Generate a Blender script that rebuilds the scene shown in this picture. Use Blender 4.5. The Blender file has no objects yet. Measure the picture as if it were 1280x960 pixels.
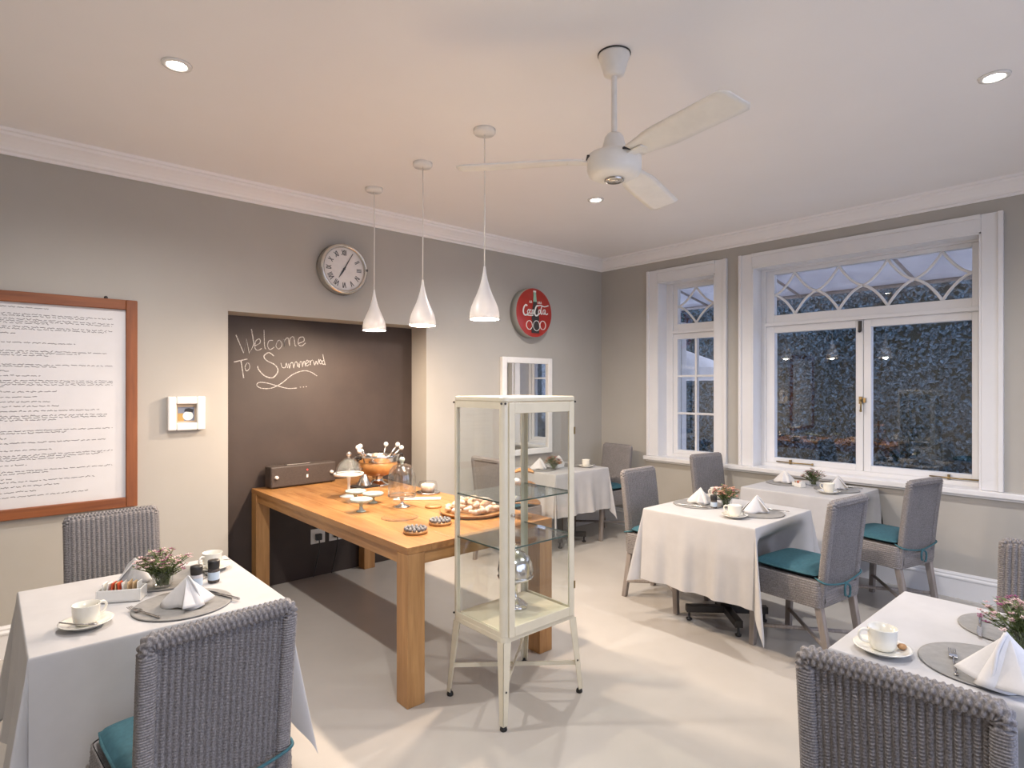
import bpy, math, random
from math import sin, cos, pi, radians as RD, sqrt, exp, hypot, atan2, floor
random.seed(7)
scene = bpy.context.scene
col = scene.collection

# ------------------------------------------------------------------ camera
cam_d = bpy.data.cameras.new('camera')
cam_d.sensor_width = 36.0
cam_d.lens = 36.0 * 741.0 / 1280.0
cam_d.shift_y = 3.0 / 1280.0
cam_d.clip_start = 0.05
cam = bpy.data.objects.new('camera', cam_d); col.objects.link(cam)
cam.location = (0, 0, 1.54)
cam.rotation_euler = (RD(90), 0, RD(48.4 - 90))
scene.camera = cam
# ------------------------------------------------------------------ world, lights, exposure
world = bpy.data.worlds.new('dusk_sky'); scene.world = world
world.use_nodes = True
bg = world.node_tree.nodes['Background']
bg.inputs['Color'].default_value = (0.48, 0.52, 0.71, 1)
bg.inputs['Strength'].default_value = 2.75
scene.view_settings.view_transform = 'Standard'
scene.view_settings.look = 'None'
scene.view_settings.gamma = 1.0
scene.view_settings.use_curve_mapping = False
scene.view_settings.exposure = 0.93
DOWN_W = 62.0          # each ceiling downlight
PEND_W = 42.0           # each pendant
WARM = (1.0, 0.93, 0.885)
PEND_COL = (1.0, 0.78, 0.59)
scene.cycles.use_denoising = True
scene.cycles.max_bounces = 10
scene.cycles.diffuse_bounces = 5
scene.cycles.transparent_max_bounces = 24
scene.cycles.sample_clamp_indirect = 6.0
scene.cycles.caustics_reflective = False
scene.cycles.caustics_refractive = False

# ------------------------------------------------------------------ room size (metres, camera stands over 0,0)
XW, YB, ZC = 5.30, 4.418, 2.975        # window wall, blackboard wall, ceiling
XL, YF = -1.22, -1.16                  # the two walls behind the camera
ZT = 0.73                              # dining table height

# ------------------------------------------------------------------ materials
def newmat(name):
    m = bpy.data.materials.new(name); m.use_nodes = True
    nt = m.node_tree
    return m, nt, nt.nodes['Principled BSDF']
def setp(b, col=None, rough=None, metal=None, spec=None, coat=None, sheen=None):
    if col is not None: b.inputs['Base Color'].default_value = (*col, 1)
    if rough is not None: b.inputs['Roughness'].default_value = rough
    if metal is not None: b.inputs['Metallic'].default_value = metal
    if spec is not None: b.inputs['Specular IOR Level'].default_value = spec
    if coat is not None: b.inputs['Coat Weight'].default_value = coat
    if sheen is not None: b.inputs['Sheen Weight'].default_value = sheen
def tex_noise(nt, scale, detail=3, mapscale=(1,1,1), coord='Object', rough=.55):
    tc = nt.nodes.new('ShaderNodeTexCoord'); mp = nt.nodes.new('ShaderNodeMapping')
    mp.inputs['Scale'].default_value = mapscale
    n = nt.nodes.new('ShaderNodeTexNoise'); n.inputs['Scale'].default_value = scale
    n.inputs['Detail'].default_value = detail; n.inputs['Roughness'].default_value = rough
    nt.links.new(tc.outputs[coord], mp.inputs['Vector']); nt.links.new(mp.outputs['Vector'], n.inputs['Vector'])
    return n
def ramp(nt, fac, c0, c1, p0=.3, p1=.7):
    r = nt.nodes.new('ShaderNodeValToRGB')
    r.color_ramp.elements[0].position = p0; r.color_ramp.elements[0].color = (*c0, 1)
    r.color_ramp.elements[1].position = p1; r.color_ramp.elements[1].color = (*c1, 1)
    nt.links.new(fac, r.inputs['Fac']); return r
def bump(nt, b, height, strength, dist=.01):
    bp = nt.nodes.new('ShaderNodeBump'); bp.inputs['Strength'].default_value = strength
    bp.inputs['Distance'].default_value = dist
    nt.links.new(height, bp.inputs['Height']); nt.links.new(bp.outputs['Normal'], b.inputs['Normal'])
def mottled(name, c0, c1, scale, rough=.5, metal=0, bmp=0, mapscale=(1,1,1), detail=3, spec=None, coat=None, p0=.3, p1=.7, bdist=.01):
    m, nt, b = newmat(name); setp(b, rough=rough, metal=metal, spec=spec, coat=coat)
    n = tex_noise(nt, scale, detail, mapscale)
    r = ramp(nt, n.outputs['Fac'], c0, c1, p0, p1)
    nt.links.new(r.outputs['Color'], b.inputs['Base Color'])
    if bmp: bump(nt, b, n.outputs['Fac'], bmp, bdist)
    return m
def wood(name, c0, c1, along, scale=6.0, rough=.45, coat=0):
    m, nt, b = newmat(name); setp(b, rough=rough, coat=coat)
    ms = [9, 9, 9]; ms[along] = .7
    n = tex_noise(nt, scale, 5, ms, rough=.65)
    ms2 = [2.2, 2.2, 2.2]; ms2[along] = .35
    n2 = tex_noise(nt, 3, 2, ms2)
    mx = nt.nodes.new('ShaderNodeMath'); mx.operation = 'MULTIPLY_ADD'
    mx.inputs[1].default_value = .6
    md = nt.nodes.new('ShaderNodeMath'); md.operation = 'MULTIPLY'; md.inputs[1].default_value = .4
    nt.links.new(n2.outputs['Fac'], md.inputs[0])
    nt.links.new(n.outputs['Fac'], mx.inputs[0]); nt.links.new(md.outputs[0], mx.inputs[2])
    r = ramp(nt, mx.outputs[0], c0, c1, .36, .62)
    nt.links.new(r.outputs['Color'], b.inputs['Base Color'])
    bump(nt, b, n.outputs['Fac'], .12, .004)
    return m
def thin_glass(name, tint=(.97,.98,.98), r0=.045, rough=0.0):
    m = bpy.data.materials.new(name); m.use_nodes = True; nt = m.node_tree; nt.nodes.clear()
    out = nt.nodes.new('ShaderNodeOutputMaterial'); mix = nt.nodes.new('ShaderNodeMixShader')
    tr = nt.nodes.new('ShaderNodeBsdfTransparent'); tr.inputs['Color'].default_value = (*tint, 1)
    gl = nt.nodes.new('ShaderNodeBsdfGlossy'); gl.inputs['Roughness'].default_value = rough
    lw = nt.nodes.new('ShaderNodeLayerWeight'); lw.inputs['Blend'].default_value = .5
    pw = nt.nodes.new('ShaderNodeMath'); pw.operation = 'POWER'; pw.inputs[1].default_value = 5
    ma = nt.nodes.new('ShaderNodeMath'); ma.operation = 'MULTIPLY_ADD'; ma.inputs[1].default_value = 1 - r0; ma.inputs[2].default_value = r0
    nt.links.new(lw.outputs['Facing'], pw.inputs[0]); nt.links.new(pw.outputs[0], ma.inputs[0])
    nt.links.new(ma.outputs[0], mix.inputs['Fac']); nt.links.new(tr.outputs[0], mix.inputs[1]); nt.links.new(gl.outputs[0], mix.inputs[2])
    nt.links.new(mix.outputs[0], out.inputs['Surface'])
    return m
def emit(name, c, s):
    m = bpy.data.materials.new(name); m.use_nodes = True; nt = m.node_tree; nt.nodes.clear()
    out = nt.nodes.new('ShaderNodeOutputMaterial'); e = nt.nodes.new('ShaderNodeEmission')
    e.inputs['Color'].default_value = (*c, 1); e.inputs['Strength'].default_value = s
    nt.links.new(e.outputs[0], out.inputs['Surface']); return m
def plain(name, c, rough=.5, metal=0, spec=None, coat=None, sheen=None):
    return mottled(name, tuple(x*.96 for x in c), tuple(min(1, x*1.03) for x in c), 14, rough, metal, spec=spec, coat=coat)

M = {}
M['wall'] = mottled('wall_paint', (.425,.408,.370), (.445,.428,.390), 3, .75, bmp=.04)
M['ceiling'] = mottled('ceiling_paint', (.90,.885,.88), (.92,.905,.90), 2, .45, bmp=.01)
M['trim'] = mottled('trim_gloss', (.74,.745,.755), (.77,.775,.785), 5, .28)
M['floor'] = mottled('screed_floor', (.47,.448,.412), (.535,.512,.472), 1.3, .24, bmp=.015, detail=6)
M['chalk'] = mottled('chalkboard_paint', (.032,.022,.017), (.054,.037,.029), 2.2, .55, detail=6)
M['chalkline'] = mottled('chalk', (.20,.19,.18), (.66,.64,.62), 160, .95, p0=.35, p1=.65)
M['oak_y'] = wood('oak_along_table', (.25,.105,.032), (.45,.235,.085), 1, 3.0, .33)
M['oak_x'] = wood('oak_across_table', (.27,.12,.038), (.47,.25,.092), 0, 3.0, .36)
M['oak_z'] = wood('oak_upright', (.29,.135,.044), (.50,.275,.105), 2, 3.0, .4)
M['oak_dark'] = mottled('oak_knots', (.30,.15,.055), (.52,.29,.12), 9, .5)
M['cherry'] = wood('cherry_frame', (.15,.046,.016), (.28,.092,.028), 2, 3.0, .5)
M['cherry_x'] = wood('cherry_frame_rail', (.15,.046,.016), (.28,.092,.028), 0, 3.0, .5)
M['paper'] = mottled('poster_paper', (.66,.66,.67), (.70,.70,.71), 5, .6)
M['ink'] = plain('ink', (.10,.10,.10), .8)
def wickermat():
    m, nt, b = newmat('grey_wicker'); setp(b, rough=.62)
    n = tex_noise(nt, 260, 2, (1,1,.5)); n2 = tex_noise(nt, 9, 3)
    ad = nt.nodes.new('ShaderNodeMath'); ad.operation = 'MULTIPLY_ADD'; ad.inputs[1].default_value = .88
    md = nt.nodes.new('ShaderNodeMath'); md.operation = 'MULTIPLY'; md.inputs[1].default_value = .12
    nt.links.new(n2.outputs['Fac'], md.inputs[0]); nt.links.new(n.outputs['Fac'], ad.inputs[0]); nt.links.new(md.outputs[0], ad.inputs[2])
    r = ramp(nt, ad.outputs[0], (.125,.117,.117), (.285,.270,.269), .32, .66)
    nt.links.new(r.outputs['Color'], b.inputs['Base Color']); return m
M['wicker'] = wickermat()
M['chairleg'] = wood('grey_washed_wood', (.19,.165,.15), (.33,.295,.275), 2, 5, .6)
M['teal'] = mottled('teal_cotton', (.022,.088,.118), (.032,.118,.155), 60, .8, bmp=.15, bdist=.001)
M['tealtie'] = mottled('teal_ribbon', (.03,.11,.14), (.05,.15,.18), 60, .8)
M['linen'] = mottled('white_linen', (.46,.46,.465), (.50,.50,.505), 9, .85, bmp=.06)
M['napkin'] = mottled('white_napkin', (.62,.62,.625), (.67,.67,.675), 30, .85, bmp=.08)
M['china'] = plain('cream_china', (.78,.765,.69), .18, coat=.5)
M['dish'] = plain('white_dish', (.80,.80,.77), .2, coat=.4)
M['mat_grey'] = mottled('grey_placemat', (.23,.228,.22), (.28,.277,.268), 40, .6)
M['silver'] = plain('silver_plate', (.72,.70,.67), .16, 1.0)
M['steel'] = plain('cutlery_steel', (.55,.54,.53), .2, 1.0)
M['blackmetal'] = plain('black_iron', (.035,.033,.032), .45)
M['black'] = plain('black_plastic', (.018,.017,.017), .4)
M['speaker'] = mottled('speaker_cloth', (.045,.033,.028), (.065,.05,.042), 90, .6)
M['cream'] = plain('cream_enamel', (.68,.635,.50), .28, coat=.3)
M['white_enamel'] = plain('white_enamel', (.82,.81,.78), .25, coat=.3)
M['fan_white'] = plain('fan_white', (.84,.82,.77), .35)
M['glass'] = thin_glass('clear_glass')
M['shelf_glass'] = thin_glass('shelf_glass', (.93,.97,.96), .05)
M['shelf_edge'] = plain('glass_edge_green', (.03,.075,.07), .1)
M['window_glass'] = thin_glass('window_glass', (.95,.97,.98), .075)
M['dome_glass'] = thin_glass('moulded_glass', (.97,.98,.98), .10, .03)
M['clear'] = thin_glass('plain_clear_glass', (1,1,1), .02)
M['mirror'] = plain('mirror_silver', (.86,.87,.87), .015, 1.0)
M['red'] = mottled('sign_red', (.34,.020,.012), (.42,.030,.018), 8, .3, coat=.3)
M['signside'] = plain('sign_tin', (.36,.37,.34), .4)
M['signwhite'] = plain('sign_white', (.80,.80,.76), .5)
M['bottle_dark'] = plain('sign_bottle', (.035,.03,.028), .4)
M['bottle_green'] = plain('sign_bottle_neck', (.30,.52,.40), .4)
M['clockface'] = mottled('clock_paper', (.74,.71,.68), (.80,.77,.74), 20, .5)
M['chrome'] = plain('brushed_nickel', (.60,.57,.52), .22, 1.0)
M['brass'] = plain('aged_brass', (.35,.26,.13), .3, 1.0)
M['rubber'] = plain('rubber', (.012,.012,.012), .6)
M['leaf'] = mottled('sprig_green', (.07,.105,.03), (.19,.24,.08), 60, .6)
M['blossom'] = mottled('blossom_pink', (.46,.24,.27), (.80,.68,.62), 55, .6)
M['blossom_dark'] = mottled('blossom_plum', (.20,.04,.11), (.36,.10,.20), 40, .6)
M['blossom_coral'] = mottled('blossom_coral', (.58,.20,.14), (.78,.48,.36), 55, .6)
M['sachet_red'] = plain('red_sachet', (.62,.09,.03), .5)
M['sachet_tan'] = plain('tan_sachet', (.58,.42,.24), .6)
M['label_blue'] = plain('pale_blue_label', (.50,.60,.70), .5)
M['pepper'] = mottled('peppercorns', (.03,.025,.022), (.11,.09,.08), 160, .6)
M['salt'] = mottled('salt_grains', (.45,.45,.47), (.62,.62,.64), 160, .6)
M['mint'] = plain('pale_mint_glaze', (.40,.50,.48), .25, coat=.4)
M['wood_bowl'] = mottled('burl_bowl', (.36,.155,.045), (.68,.36,.13), 11, .35, detail=5)
M['pastry'] = mottled('sugared_pastry', (.42,.20,.07), (.80,.68,.58), 35, .75, bmp=.3)
M['pastry_light'] = mottled('iced_biscuit', (.62,.42,.26), (.86,.80,.74), 30, .75, bmp=.2)
M['bead'] = mottled('grey_pebble', (.10,.10,.11), (.27,.27,.28), 30, .5)
M['pic'] = plain('picture_ochre', (.42,.27,.08), .6)
M['pic_blue'] = plain('picture_slate', (.17,.20,.27), .6)
M['pic_sand'] = plain('picture_border', (.47,.37,.27), .6)
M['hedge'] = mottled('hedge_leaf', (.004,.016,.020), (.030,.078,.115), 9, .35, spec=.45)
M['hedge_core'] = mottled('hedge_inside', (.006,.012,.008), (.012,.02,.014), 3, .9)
M['paving'] = mottled('paving', (.38,.37,.36), (.48,.47,.45), 4, .8)
M['canvas'] = mottled('white_canvas', (.62,.62,.62), (.70,.70,.70), 5, .8)
def porcelain():
    m, nt, b = newmat('porcelain_shade'); setp(b, (.80,.79,.78), .3)
    n = tex_noise(nt, 12, 2); rp = ramp(nt, n.outputs['Fac'], (.79,.78,.77), (.82,.81,.80)); nt.links.new(rp.outputs['Color'], b.inputs['Base Color'])
    t = nt.nodes.new('ShaderNodeBsdfTranslucent'); t.inputs['Color'].default_value = (.85,.80,.74,1)
    mx = nt.nodes.new('ShaderNodeMixShader'); mx.inputs['Fac'].default_value = .025
    out = nt.nodes['Material Output']
    nt.links.new(b.outputs[0], mx.inputs[1]); nt.links.new(t.outputs[0], mx.inputs[2]); nt.links.new(mx.outputs[0], out.inputs['Surface'])
    return m
M['porcelain'] = porcelain()
M['bulb'] = emit('lamp_glow', (1.0, .93, .84), 40.0)
M['pendbulb'] = emit('pendant_bulb', (1.0, .72, .42), 14.0)
M['led'] = emit('red_led', (1.0, .05, .04), 2.0)
M['bark'] = plain('dark_twig', (.03,.028,.03), .8)

# ------------------------------------------------------------------ mesh builder
class MB:
    def __init__(s): s.v = []; s.f = []; s.s = []
    def add(s, vs, fs, smooth=True):
        o = len(s.v); s.v += [tuple(p) for p in vs]; s.f += [tuple(i+o for i in f) for f in fs]; s.s += [smooth]*len(fs); return s
    def box(s, x0, x1, y0, y1, z0, z1):
        return s.add([(x0,y0,z0),(x1,y0,z0),(x1,y1,z0),(x0,y1,z0),(x0,y0,z1),(x1,y0,z1),(x1,y1,z1),(x0,y1,z1)],
                     [(0,3,2,1),(4,5,6,7),(0,1,5,4),(1,2,6,5),(2,3,7,6),(3,0,4,7)], False)
    def frust(s, c0, h0, c1, h1):      # tapered square leg: bottom centre, half sizes, top centre, half sizes
        (x0,y0,z0),(x1,y1,z1) = c0, c1
        return s.add([(x0-h0[0],y0-h0[1],z0),(x0+h0[0],y0-h0[1],z0),(x0+h0[0],y0+h0[1],z0),(x0-h0[0],y0+h0[1],z0),
                      (x1-h1[0],y1-h1[1],z1),(x1+h1[0],y1-h1[1],z1),(x1+h1[0],y1+h1[1],z1),(x1-h1[0],y1+h1[1],z1)],
                     [(0,3,2,1),(4,5,6,7),(0,1,5,4),(1,2,6,5),(2,3,7,6),(3,0,4,7)], False)
    def lathe(s, prof, n=28, c=(0,0,0), axis='z', rmod=None):
        vs = []; fs = []
        for (r, z) in prof:
            for k in range(n):
                a = 2*pi*k/n; rr = r if rmod is None else r*rmod(a, z)
                p = (rr*cos(a), rr*sin(a), z)
                if axis == 'y': p = (p[0], -p[2], p[1])      # z of the profile runs along -y
                vs.append((c[0]+p[0], c[1]+p[1], c[2]+p[2]))
        m = len(prof)
        for j in range(m-1):
            for k in range(n):
                a = j*n+k; b = j*n+(k+1) % n
                fs.append((a, b, b+n, a+n))
        s.add(vs, fs, True)
        return s
    def tube(s, pts, r, n=8, cap=True, rfn=None, closed=False):
        vs = []; fs = []; N = len(pts); pr = None
        for i, p in enumerate(pts):
            a = pts[max(0, i-1)]; b = pts[min(N-1, i+1)]
            if closed: a = pts[(i-1) % N]; b = pts[(i+1) % N]
            t = [b[k]-a[k] for k in range(3)]; L = sqrt(sum(x*x for x in t)) or 1; t = [x/L for x in t]
            if pr is None:
                up = (0,0,1) if abs(t[2]) < .9 else (1,0,0)
            else: up = pr
            u = [up[1]*t[2]-up[2]*t[1], up[2]*t[0]-up[0]*t[2], up[0]*t[1]-up[1]*t[0]]
            L = sqrt(sum(x*x for x in u)) or 1; u = [x/L for x in u]
            w = [t[1]*u[2]-t[2]*u[1], t[2]*u[0]-t[0]*u[2], t[0]*u[1]-t[1]*u[0]]
            pr = w
            for k in range(n):
                g = 2*pi*k/n; rr = r if rfn is None else rfn(i, k, g)
                vs.append(tuple(p[q]+rr*(cos(g)*u[q]+sin(g)*w[q]) for q in range(3)))
        for i in range(N if closed else N-1):
            for k in range(n):
                a = i*n+k; b = i*n+(k+1) % n; j = ((i+1) % N)*n
                fs.append((a, b, j+(k+1) % n, j+k))
        if cap and not closed:
            fs.append(tuple(range(n-1, -1, -1))); fs.append(tuple((N-1)*n+k for k in range(n)))
        return s.add(vs, fs, True)
    def grid(s, fn, nu, nv, flip=False):
        vs = [fn(i/nu, j/nv) for j in range(nv+1) for i in range(nu+1)]
        fs = []
        for j in range(nv):
            for i in range(nu):
                a = j*(nu+1)+i
                q = (a, a+1, a+nu+2, a+nu+1)
                fs.append(q[::-1] if flip else q)
        return s.add(vs, fs, True)
    def ball(s, c, r, n=10, m=6, sq=(1,1,1)):
        pr = []
        for j in range(m+1):
            t = pi*j/m; pr.append((max(1e-5, r*sin(t)), -r*cos(t)))
        vs = []; fs = []
        for (rr, z) in pr:
            for k in range(n):
                a = 2*pi*k/n; vs.append((c[0]+rr*cos(a)*sq[0], c[1]+rr*sin(a)*sq[1], c[2]+z*sq[2]))
        for j in range(m):
            for k in range(n):
                a = j*n+k; b = j*n+(k+1) % n; fs.append((a, b, b+n, a+n))
        return s.add(vs, fs, True)
    def prism(s, poly, d0, d1, plane='xz'):   # flat polygon pushed along the third axis
        n = len(poly)
        def P(a, b, d):
            return (a, d, b) if plane == 'xz' else ((a, b, d) if plane == 'xy' else (d, a, b))
        vs = [P(a, b, d0) for a, b in poly]+[P(a, b, d1) for a, b in poly]
        fs = [tuple(range(n)), tuple(range(2*n-1, n-1, -1))]+[(i, i+n, (i+1) % n+n, (i+1) % n) for i in range(n)]
        return s.add(vs, fs, False)
    def ribbon(s, pts, w, d0, d1, plane='xz'):   # stroke of a pen, width w, from depth d0 to d1
        n = len(pts)
        L = []; Rr = []
        for i in range(n):
            a = pts[max(0, i-1)]; b = pts[min(n-1, i+1)]
            dx, dz = b[0]-a[0], b[1]-a[1]; q = hypot(dx, dz) or 1
            nx, nz = -dz/q*w/2, dx/q*w/2
            L.append((pts[i][0]+nx, pts[i][1]+nz)); Rr.append((pts[i][0]-nx, pts[i][1]-nz))
        vs = []; fs = []
        for i in range(n):
            for (q, d) in ((L[i], d1), (Rr[i], d1), (Rr[i], d0), (L[i], d0)): vs.append((q[0], d, q[1]))
        for i in range(n-1):
            a = 4*i; b = 4*i+4
            for k in range(4): fs.append((a+k, b+k, b+(k+1) % 4, a+(k+1) % 4))
        fs.append((0,1,2,3)); e = 4*(n-1); fs.append((e+3,e+2,e+1,e))
        return s.add(vs, fs, False)
    def build(s, name, mat, parent=None, loc=(0,0,0), rz=0, bevel=0, solid=0, sub=0):
        me = bpy.data.meshes.new(name); me.from_pydata(s.v, [], s.f)
        me.polygons.foreach_set('use_smooth', s.s); me.update()
        me.materials.append(M[mat] if isinstance(mat, str) else mat)
        o = bpy.data.objects.new(name, me); col.objects.link(o)
        o.location = loc; o.rotation_euler = (0, 0, rz)
        if parent is not None: o.parent = parent
        if solid:
            d = o.modifiers.new('solid', 'SOLIDIFY'); d.thickness = solid; d.offset = 0
        if bevel:
            d = o.modifiers.new('bevel', 'BEVEL'); d.width = bevel; d.segments = 2; d.limit_method = 'ANGLE'; d.angle_limit = RD(40)
        if sub:
            d = o.modifiers.new('sub', 'SUBSURF'); d.levels = sub; d.render_levels = sub
        return o
def spline(pts, k=6):       # Catmull-Rom through the points
    out = []; n = len(pts)
    for i in range(n-1):
        p0, p1, p2, p3 = pts[max(0,i-1)], pts[i], pts[i+1], pts[min(n-1,i+2)]
        for j in range(k):
            t = j/k
            out.append(tuple(.5*((2*b)+(c-a)*t+(2*a-5*b+4*c-d)*t*t+(-a+3*b-3*c+d)*t**3) for a,b,c,d in zip(p0,p1,p2,p3)))
    out.append(tuple(pts[-1])); return out
def tag(o, label=None, cat=None, group=None, kind=None):
    if label: o['label'] = label
    if cat: o['category'] = cat
    if group: o['group'] = group
    if kind: o['kind'] = kind
    return o
def thing(name, label, cat, loc=(0,0,0), rz=0, group=None):
    o = bpy.data.objects.new(name, None); col.objects.link(o)
    o.location = loc; o.rotation_euler = (0,0,rz); o.empty_display_size = .05
    return tag(o, label, cat, group)
def copy_tree(o, loc, rz, label=None):
    r = o.copy(); col.objects.link(r); r.location = loc; r.rotation_euler = (0,0,rz)
    if label: r['label'] = label
    for ch in o.children:
        c = ch.copy(); col.objects.link(c); c.parent = r
        for g in ch.children:
            d = g.copy(); col.objects.link(d); d.parent = c
    return r
def smooth(t): t = max(0, min(1, t)); return t*t*(3-2*t)

# ------------------------------------------------------------------ the room shell
def struct(o): o['kind'] = 'structure'; return o
struct(MB().box(XL-.2, XW+.22, YF-.2, 4.68, -.12, 0).build('floor', 'floor'))
struct(MB().box(XL-.2, XW+.22, YF-.2, 4.90, ZC, ZC+.12).build('ceiling', 'ceiling'))
RX0, RX1, RZ = 1.267, 2.911, 2.068       # recess that holds the chalkboard
b = MB()
b.box(XL-.2, RX0, YB, 4.68, 0, ZC); b.box(RX1, XW+.22, YB, 4.68, 0, ZC); b.box(RX0, RX1, YB, 4.68, RZ, ZC)
b.box(XL-.2, XW+.22, 4.68, 4.90, 0, ZC)
struct(b.build('wall_back', 'wall'))
WIN = [(2.99, 3.651), (.936, 2.619)]; WZ0, WZ1 = .80, 2.636
b = MB(); T0, T1 = XW, XW+.22
b.box(T0, T1, YF-.2, WIN[1][0], 0, ZC); b.box(T0, T1, WIN[1][1], WIN[0][0], 0, ZC); b.box(T0, T1, WIN[0][1], YB, 0, ZC)
for (a, c) in WIN: b.box(T0, T1, a, c, 0, WZ0); b.box(T0, T1, a, c, WZ1, ZC)
struct(b.build('wall_right', 'wall'))
struct(MB().box(XL-.2, XL, YF, YB, 0, ZC).build('wall_left', 'wall'))
FX0, FX1, FZ0, FZ1 = .10, 4.30, .30, 2.60        # unseen window behind the camera, size assumed, added for cool fill daylight
b = MB(); b.box(XL, FX0, YF-.2, YF, 0, ZC); b.box(FX1, XW, YF-.2, YF, 0, ZC); b.box(FX0, FX1, YF-.2, YF, 0, FZ0); b.box(FX0, FX1, YF-.2, YF, FZ1, ZC)
struct(b.build('wall_front', 'wall'))
# cornice: stepped cove profile swept round the room, mitred (d = distance from wall, z below ceiling)
prof = [(0,-.122),(.012,-.122),(.014,-.108),(.030,-.100),(.034,-.086),(.050,-.066),(.072,-.046),(.090,-.034),(.094,-.020),(.110,-.016),(.114,0)]
def sweep_profile(prof, z0, corners, name, mat, closed=True):
    b = MB(); vs = []; n = len(prof)
    cx = sum(c[0] for c in corners)/len(corners); cy = sum(c[1] for c in corners)/len(corners)
    for (x, y) in corners:
        for (d, z) in prof: vs.append((x+(d if x < cx else -d), y+(d if y < cy else -d), z0+z))
    fs = []; m = len(corners)
    for i in range(m):
        j = (i+1) % m
        for k in range(n-1): fs.append((i*n+k, j*n+k, j*n+k+1, i*n+k+1))
    b.add(vs, fs, False); return b.build(name, mat)
struct(sweep_profile(prof, ZC, [(XL,YF),(XW,YF),(XW,YB),(XL,YB)], 'trim_1', 'ceiling'))
# skirting boards with a moulded top
def baseboard(name, p0, p1, nrm):
    pr = [(0,0),(.018,0),(.018,.135),(.024,.140),(.024,.150),(.014,.160),(.016,.170),(.008,.185),(0,.185)]
    b = MB(); vs = []
    for p in (p0, p1):
        for (d, z) in pr: vs.append((p[0]+nrm[0]*d, p[1]+nrm[1]*d, z))
    n = len(pr)
    b.add(vs, [(i, i+1, n+i+1, n+i) for i in range(n-1)]+[tuple(range(n-1,-1,-1)), tuple(range(n, 2*n))], False)
    return struct(b.build(name, 'trim'))
baseboard('baseboard_back', (XL, YB), (RX0, YB), (0,-1))
baseboard('baseboard_corner', (RX1, YB), (XW-.03, YB), (0,-1))
baseboard('baseboard_right', (XW, YF), (XW, YB-.03), (-1,0))
baseboard('baseboard_left', (XL, YF), (XL, YB-.03), (1,0))
baseboard('baseboard_front', (XL+.03, YF), (XW-.03, YF), (0,1))

# ------------------------------------------------------------------ windows
def window(name, y0, y1):
    r = bpy.data.objects.new(name, None); col.objects.link(r); r['kind'] = 'structure'
    # casing boards with raised outer band
    W, TK = .125, .020
    def casing(nm, ya, yb, za, zb, band):
        MB().box(XW-TK, XW, ya, yb, za, zb).box(XW-.036, XW-TK+.001, *band).build(nm, 'trim', r, bevel=.004)
    casing('casing', y1, y1+W, WZ0+.005, WZ1+W, (y1+W-.03, y1+W, WZ0+.005, WZ1+W))
    casing('casing', y0-W, y0, WZ0+.005, WZ1+W, (y0-W, y0-W+.03, WZ0+.005, WZ1+W))
    casing('casing', y0, y1, WZ1, WZ1+W, (y0, y1, WZ1+W-.03, WZ1+W))
    # linings of the deep opening
    X1 = XW+.155
    MB().box(XW-.018, X1, y1-.012, y1, WZ0, WZ1).build('lining', 'trim', r)
    MB().box(XW-.018, X1, y0, y0+.012, WZ0, WZ1).build('lining', 'trim', r)
    MB().box(XW-.018, X1, y0, y1, WZ1-.012, WZ1).build('lining', 'trim', r)
    return r
XG = XW+.185                                  # plane of the glass
def bar(b, ya, yb, za, zb, x0=XG-.028, x1=XG+.03): b.box(x0, x1, ya, yb, za, zb)
def rect_frame(b, ya, yb, za, zb, ga, gb, gza, gzb, x0, x1):
    b.box(x0, x1, ya, ga, za, zb); b.box(x0, x1, gb, yb, za, zb); b.box(x0, x1, ga, gb, za, gza); b.box(x0, x1, ga, gb, gzb, zb)
def arcs(parent, ya, yb, za, zb, n):
    H = (zb-za)/2; w = (yb-ya)/n/2; zm = (za+zb)/2
    for i in range(n):
        yc = ya+w*(2*i+1)
        for sgn in (-1, 1):
            for up in (-1, 1):
                pts = []
                for k in range(11):
                    q = k/10; h = .72*(1-(1-q)**2)+.28*q
                    pts.append((XG-.012, yc+sgn*w*q, zm+up*H*(1-h)))
                MB().tube(pts, .0115, 8).build('glazing_curve', 'trim', parent)
# small window
w1 = window('window_1', *WIN[0]); ya, yb = WIN[0]
b = MB(); rect_frame(b, ya, yb, WZ0, WZ1, ya+.055, yb-.085, WZ0+.035, WZ1-.03, XG-.045, XG+.04)
b.box(XG-.05, XG+.04, ya+.055, yb-.085, 2.095, 2.125); b.build('frame', 'trim', w1, bevel=.003)
ga, gb = 3.095, 3.515
b = MB(); rect_frame(b, ya+.055, yb-.085, 2.125, WZ1-.03, ga, gb, 2.195, 2.565, XG-.028, XG+.03); top = b.build('top_sash', 'trim', w1, bevel=.003)
MB().box(XG-.003, XG+.003, ga-.005, gb+.005, 2.19, 2.57).build('pane', 'window_glass', top)
arcs(top, ga, gb, 2.195, 2.565, 1)
b = MB(); rect_frame(b, ya+.055, yb-.085, WZ0+.035, 2.095, ga, gb, .875, 2.035, XG-.03, XG+.03); low = b.build('casement', 'trim', w1, bevel=.003)
MB().box(XG-.022, XG+.024, 3.295, 3.315, .875, 2.035).build('glazing_bar', 'trim', low)
for z in (1.258, 1.648): MB().box(XG-.021, XG+.023, ga, gb, z-.01, z+.01).build('glazing_bar', 'trim', low)
for (za, zb) in ((.875,1.248),(1.268,1.638),(1.658,2.035)):
    for (pa, pb) in ((ga, 3.295), (3.315, gb)):
        MB().box(XG-.003, XG+.003, pa, pb, za, zb).build('pane', 'window_glass', low)
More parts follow.
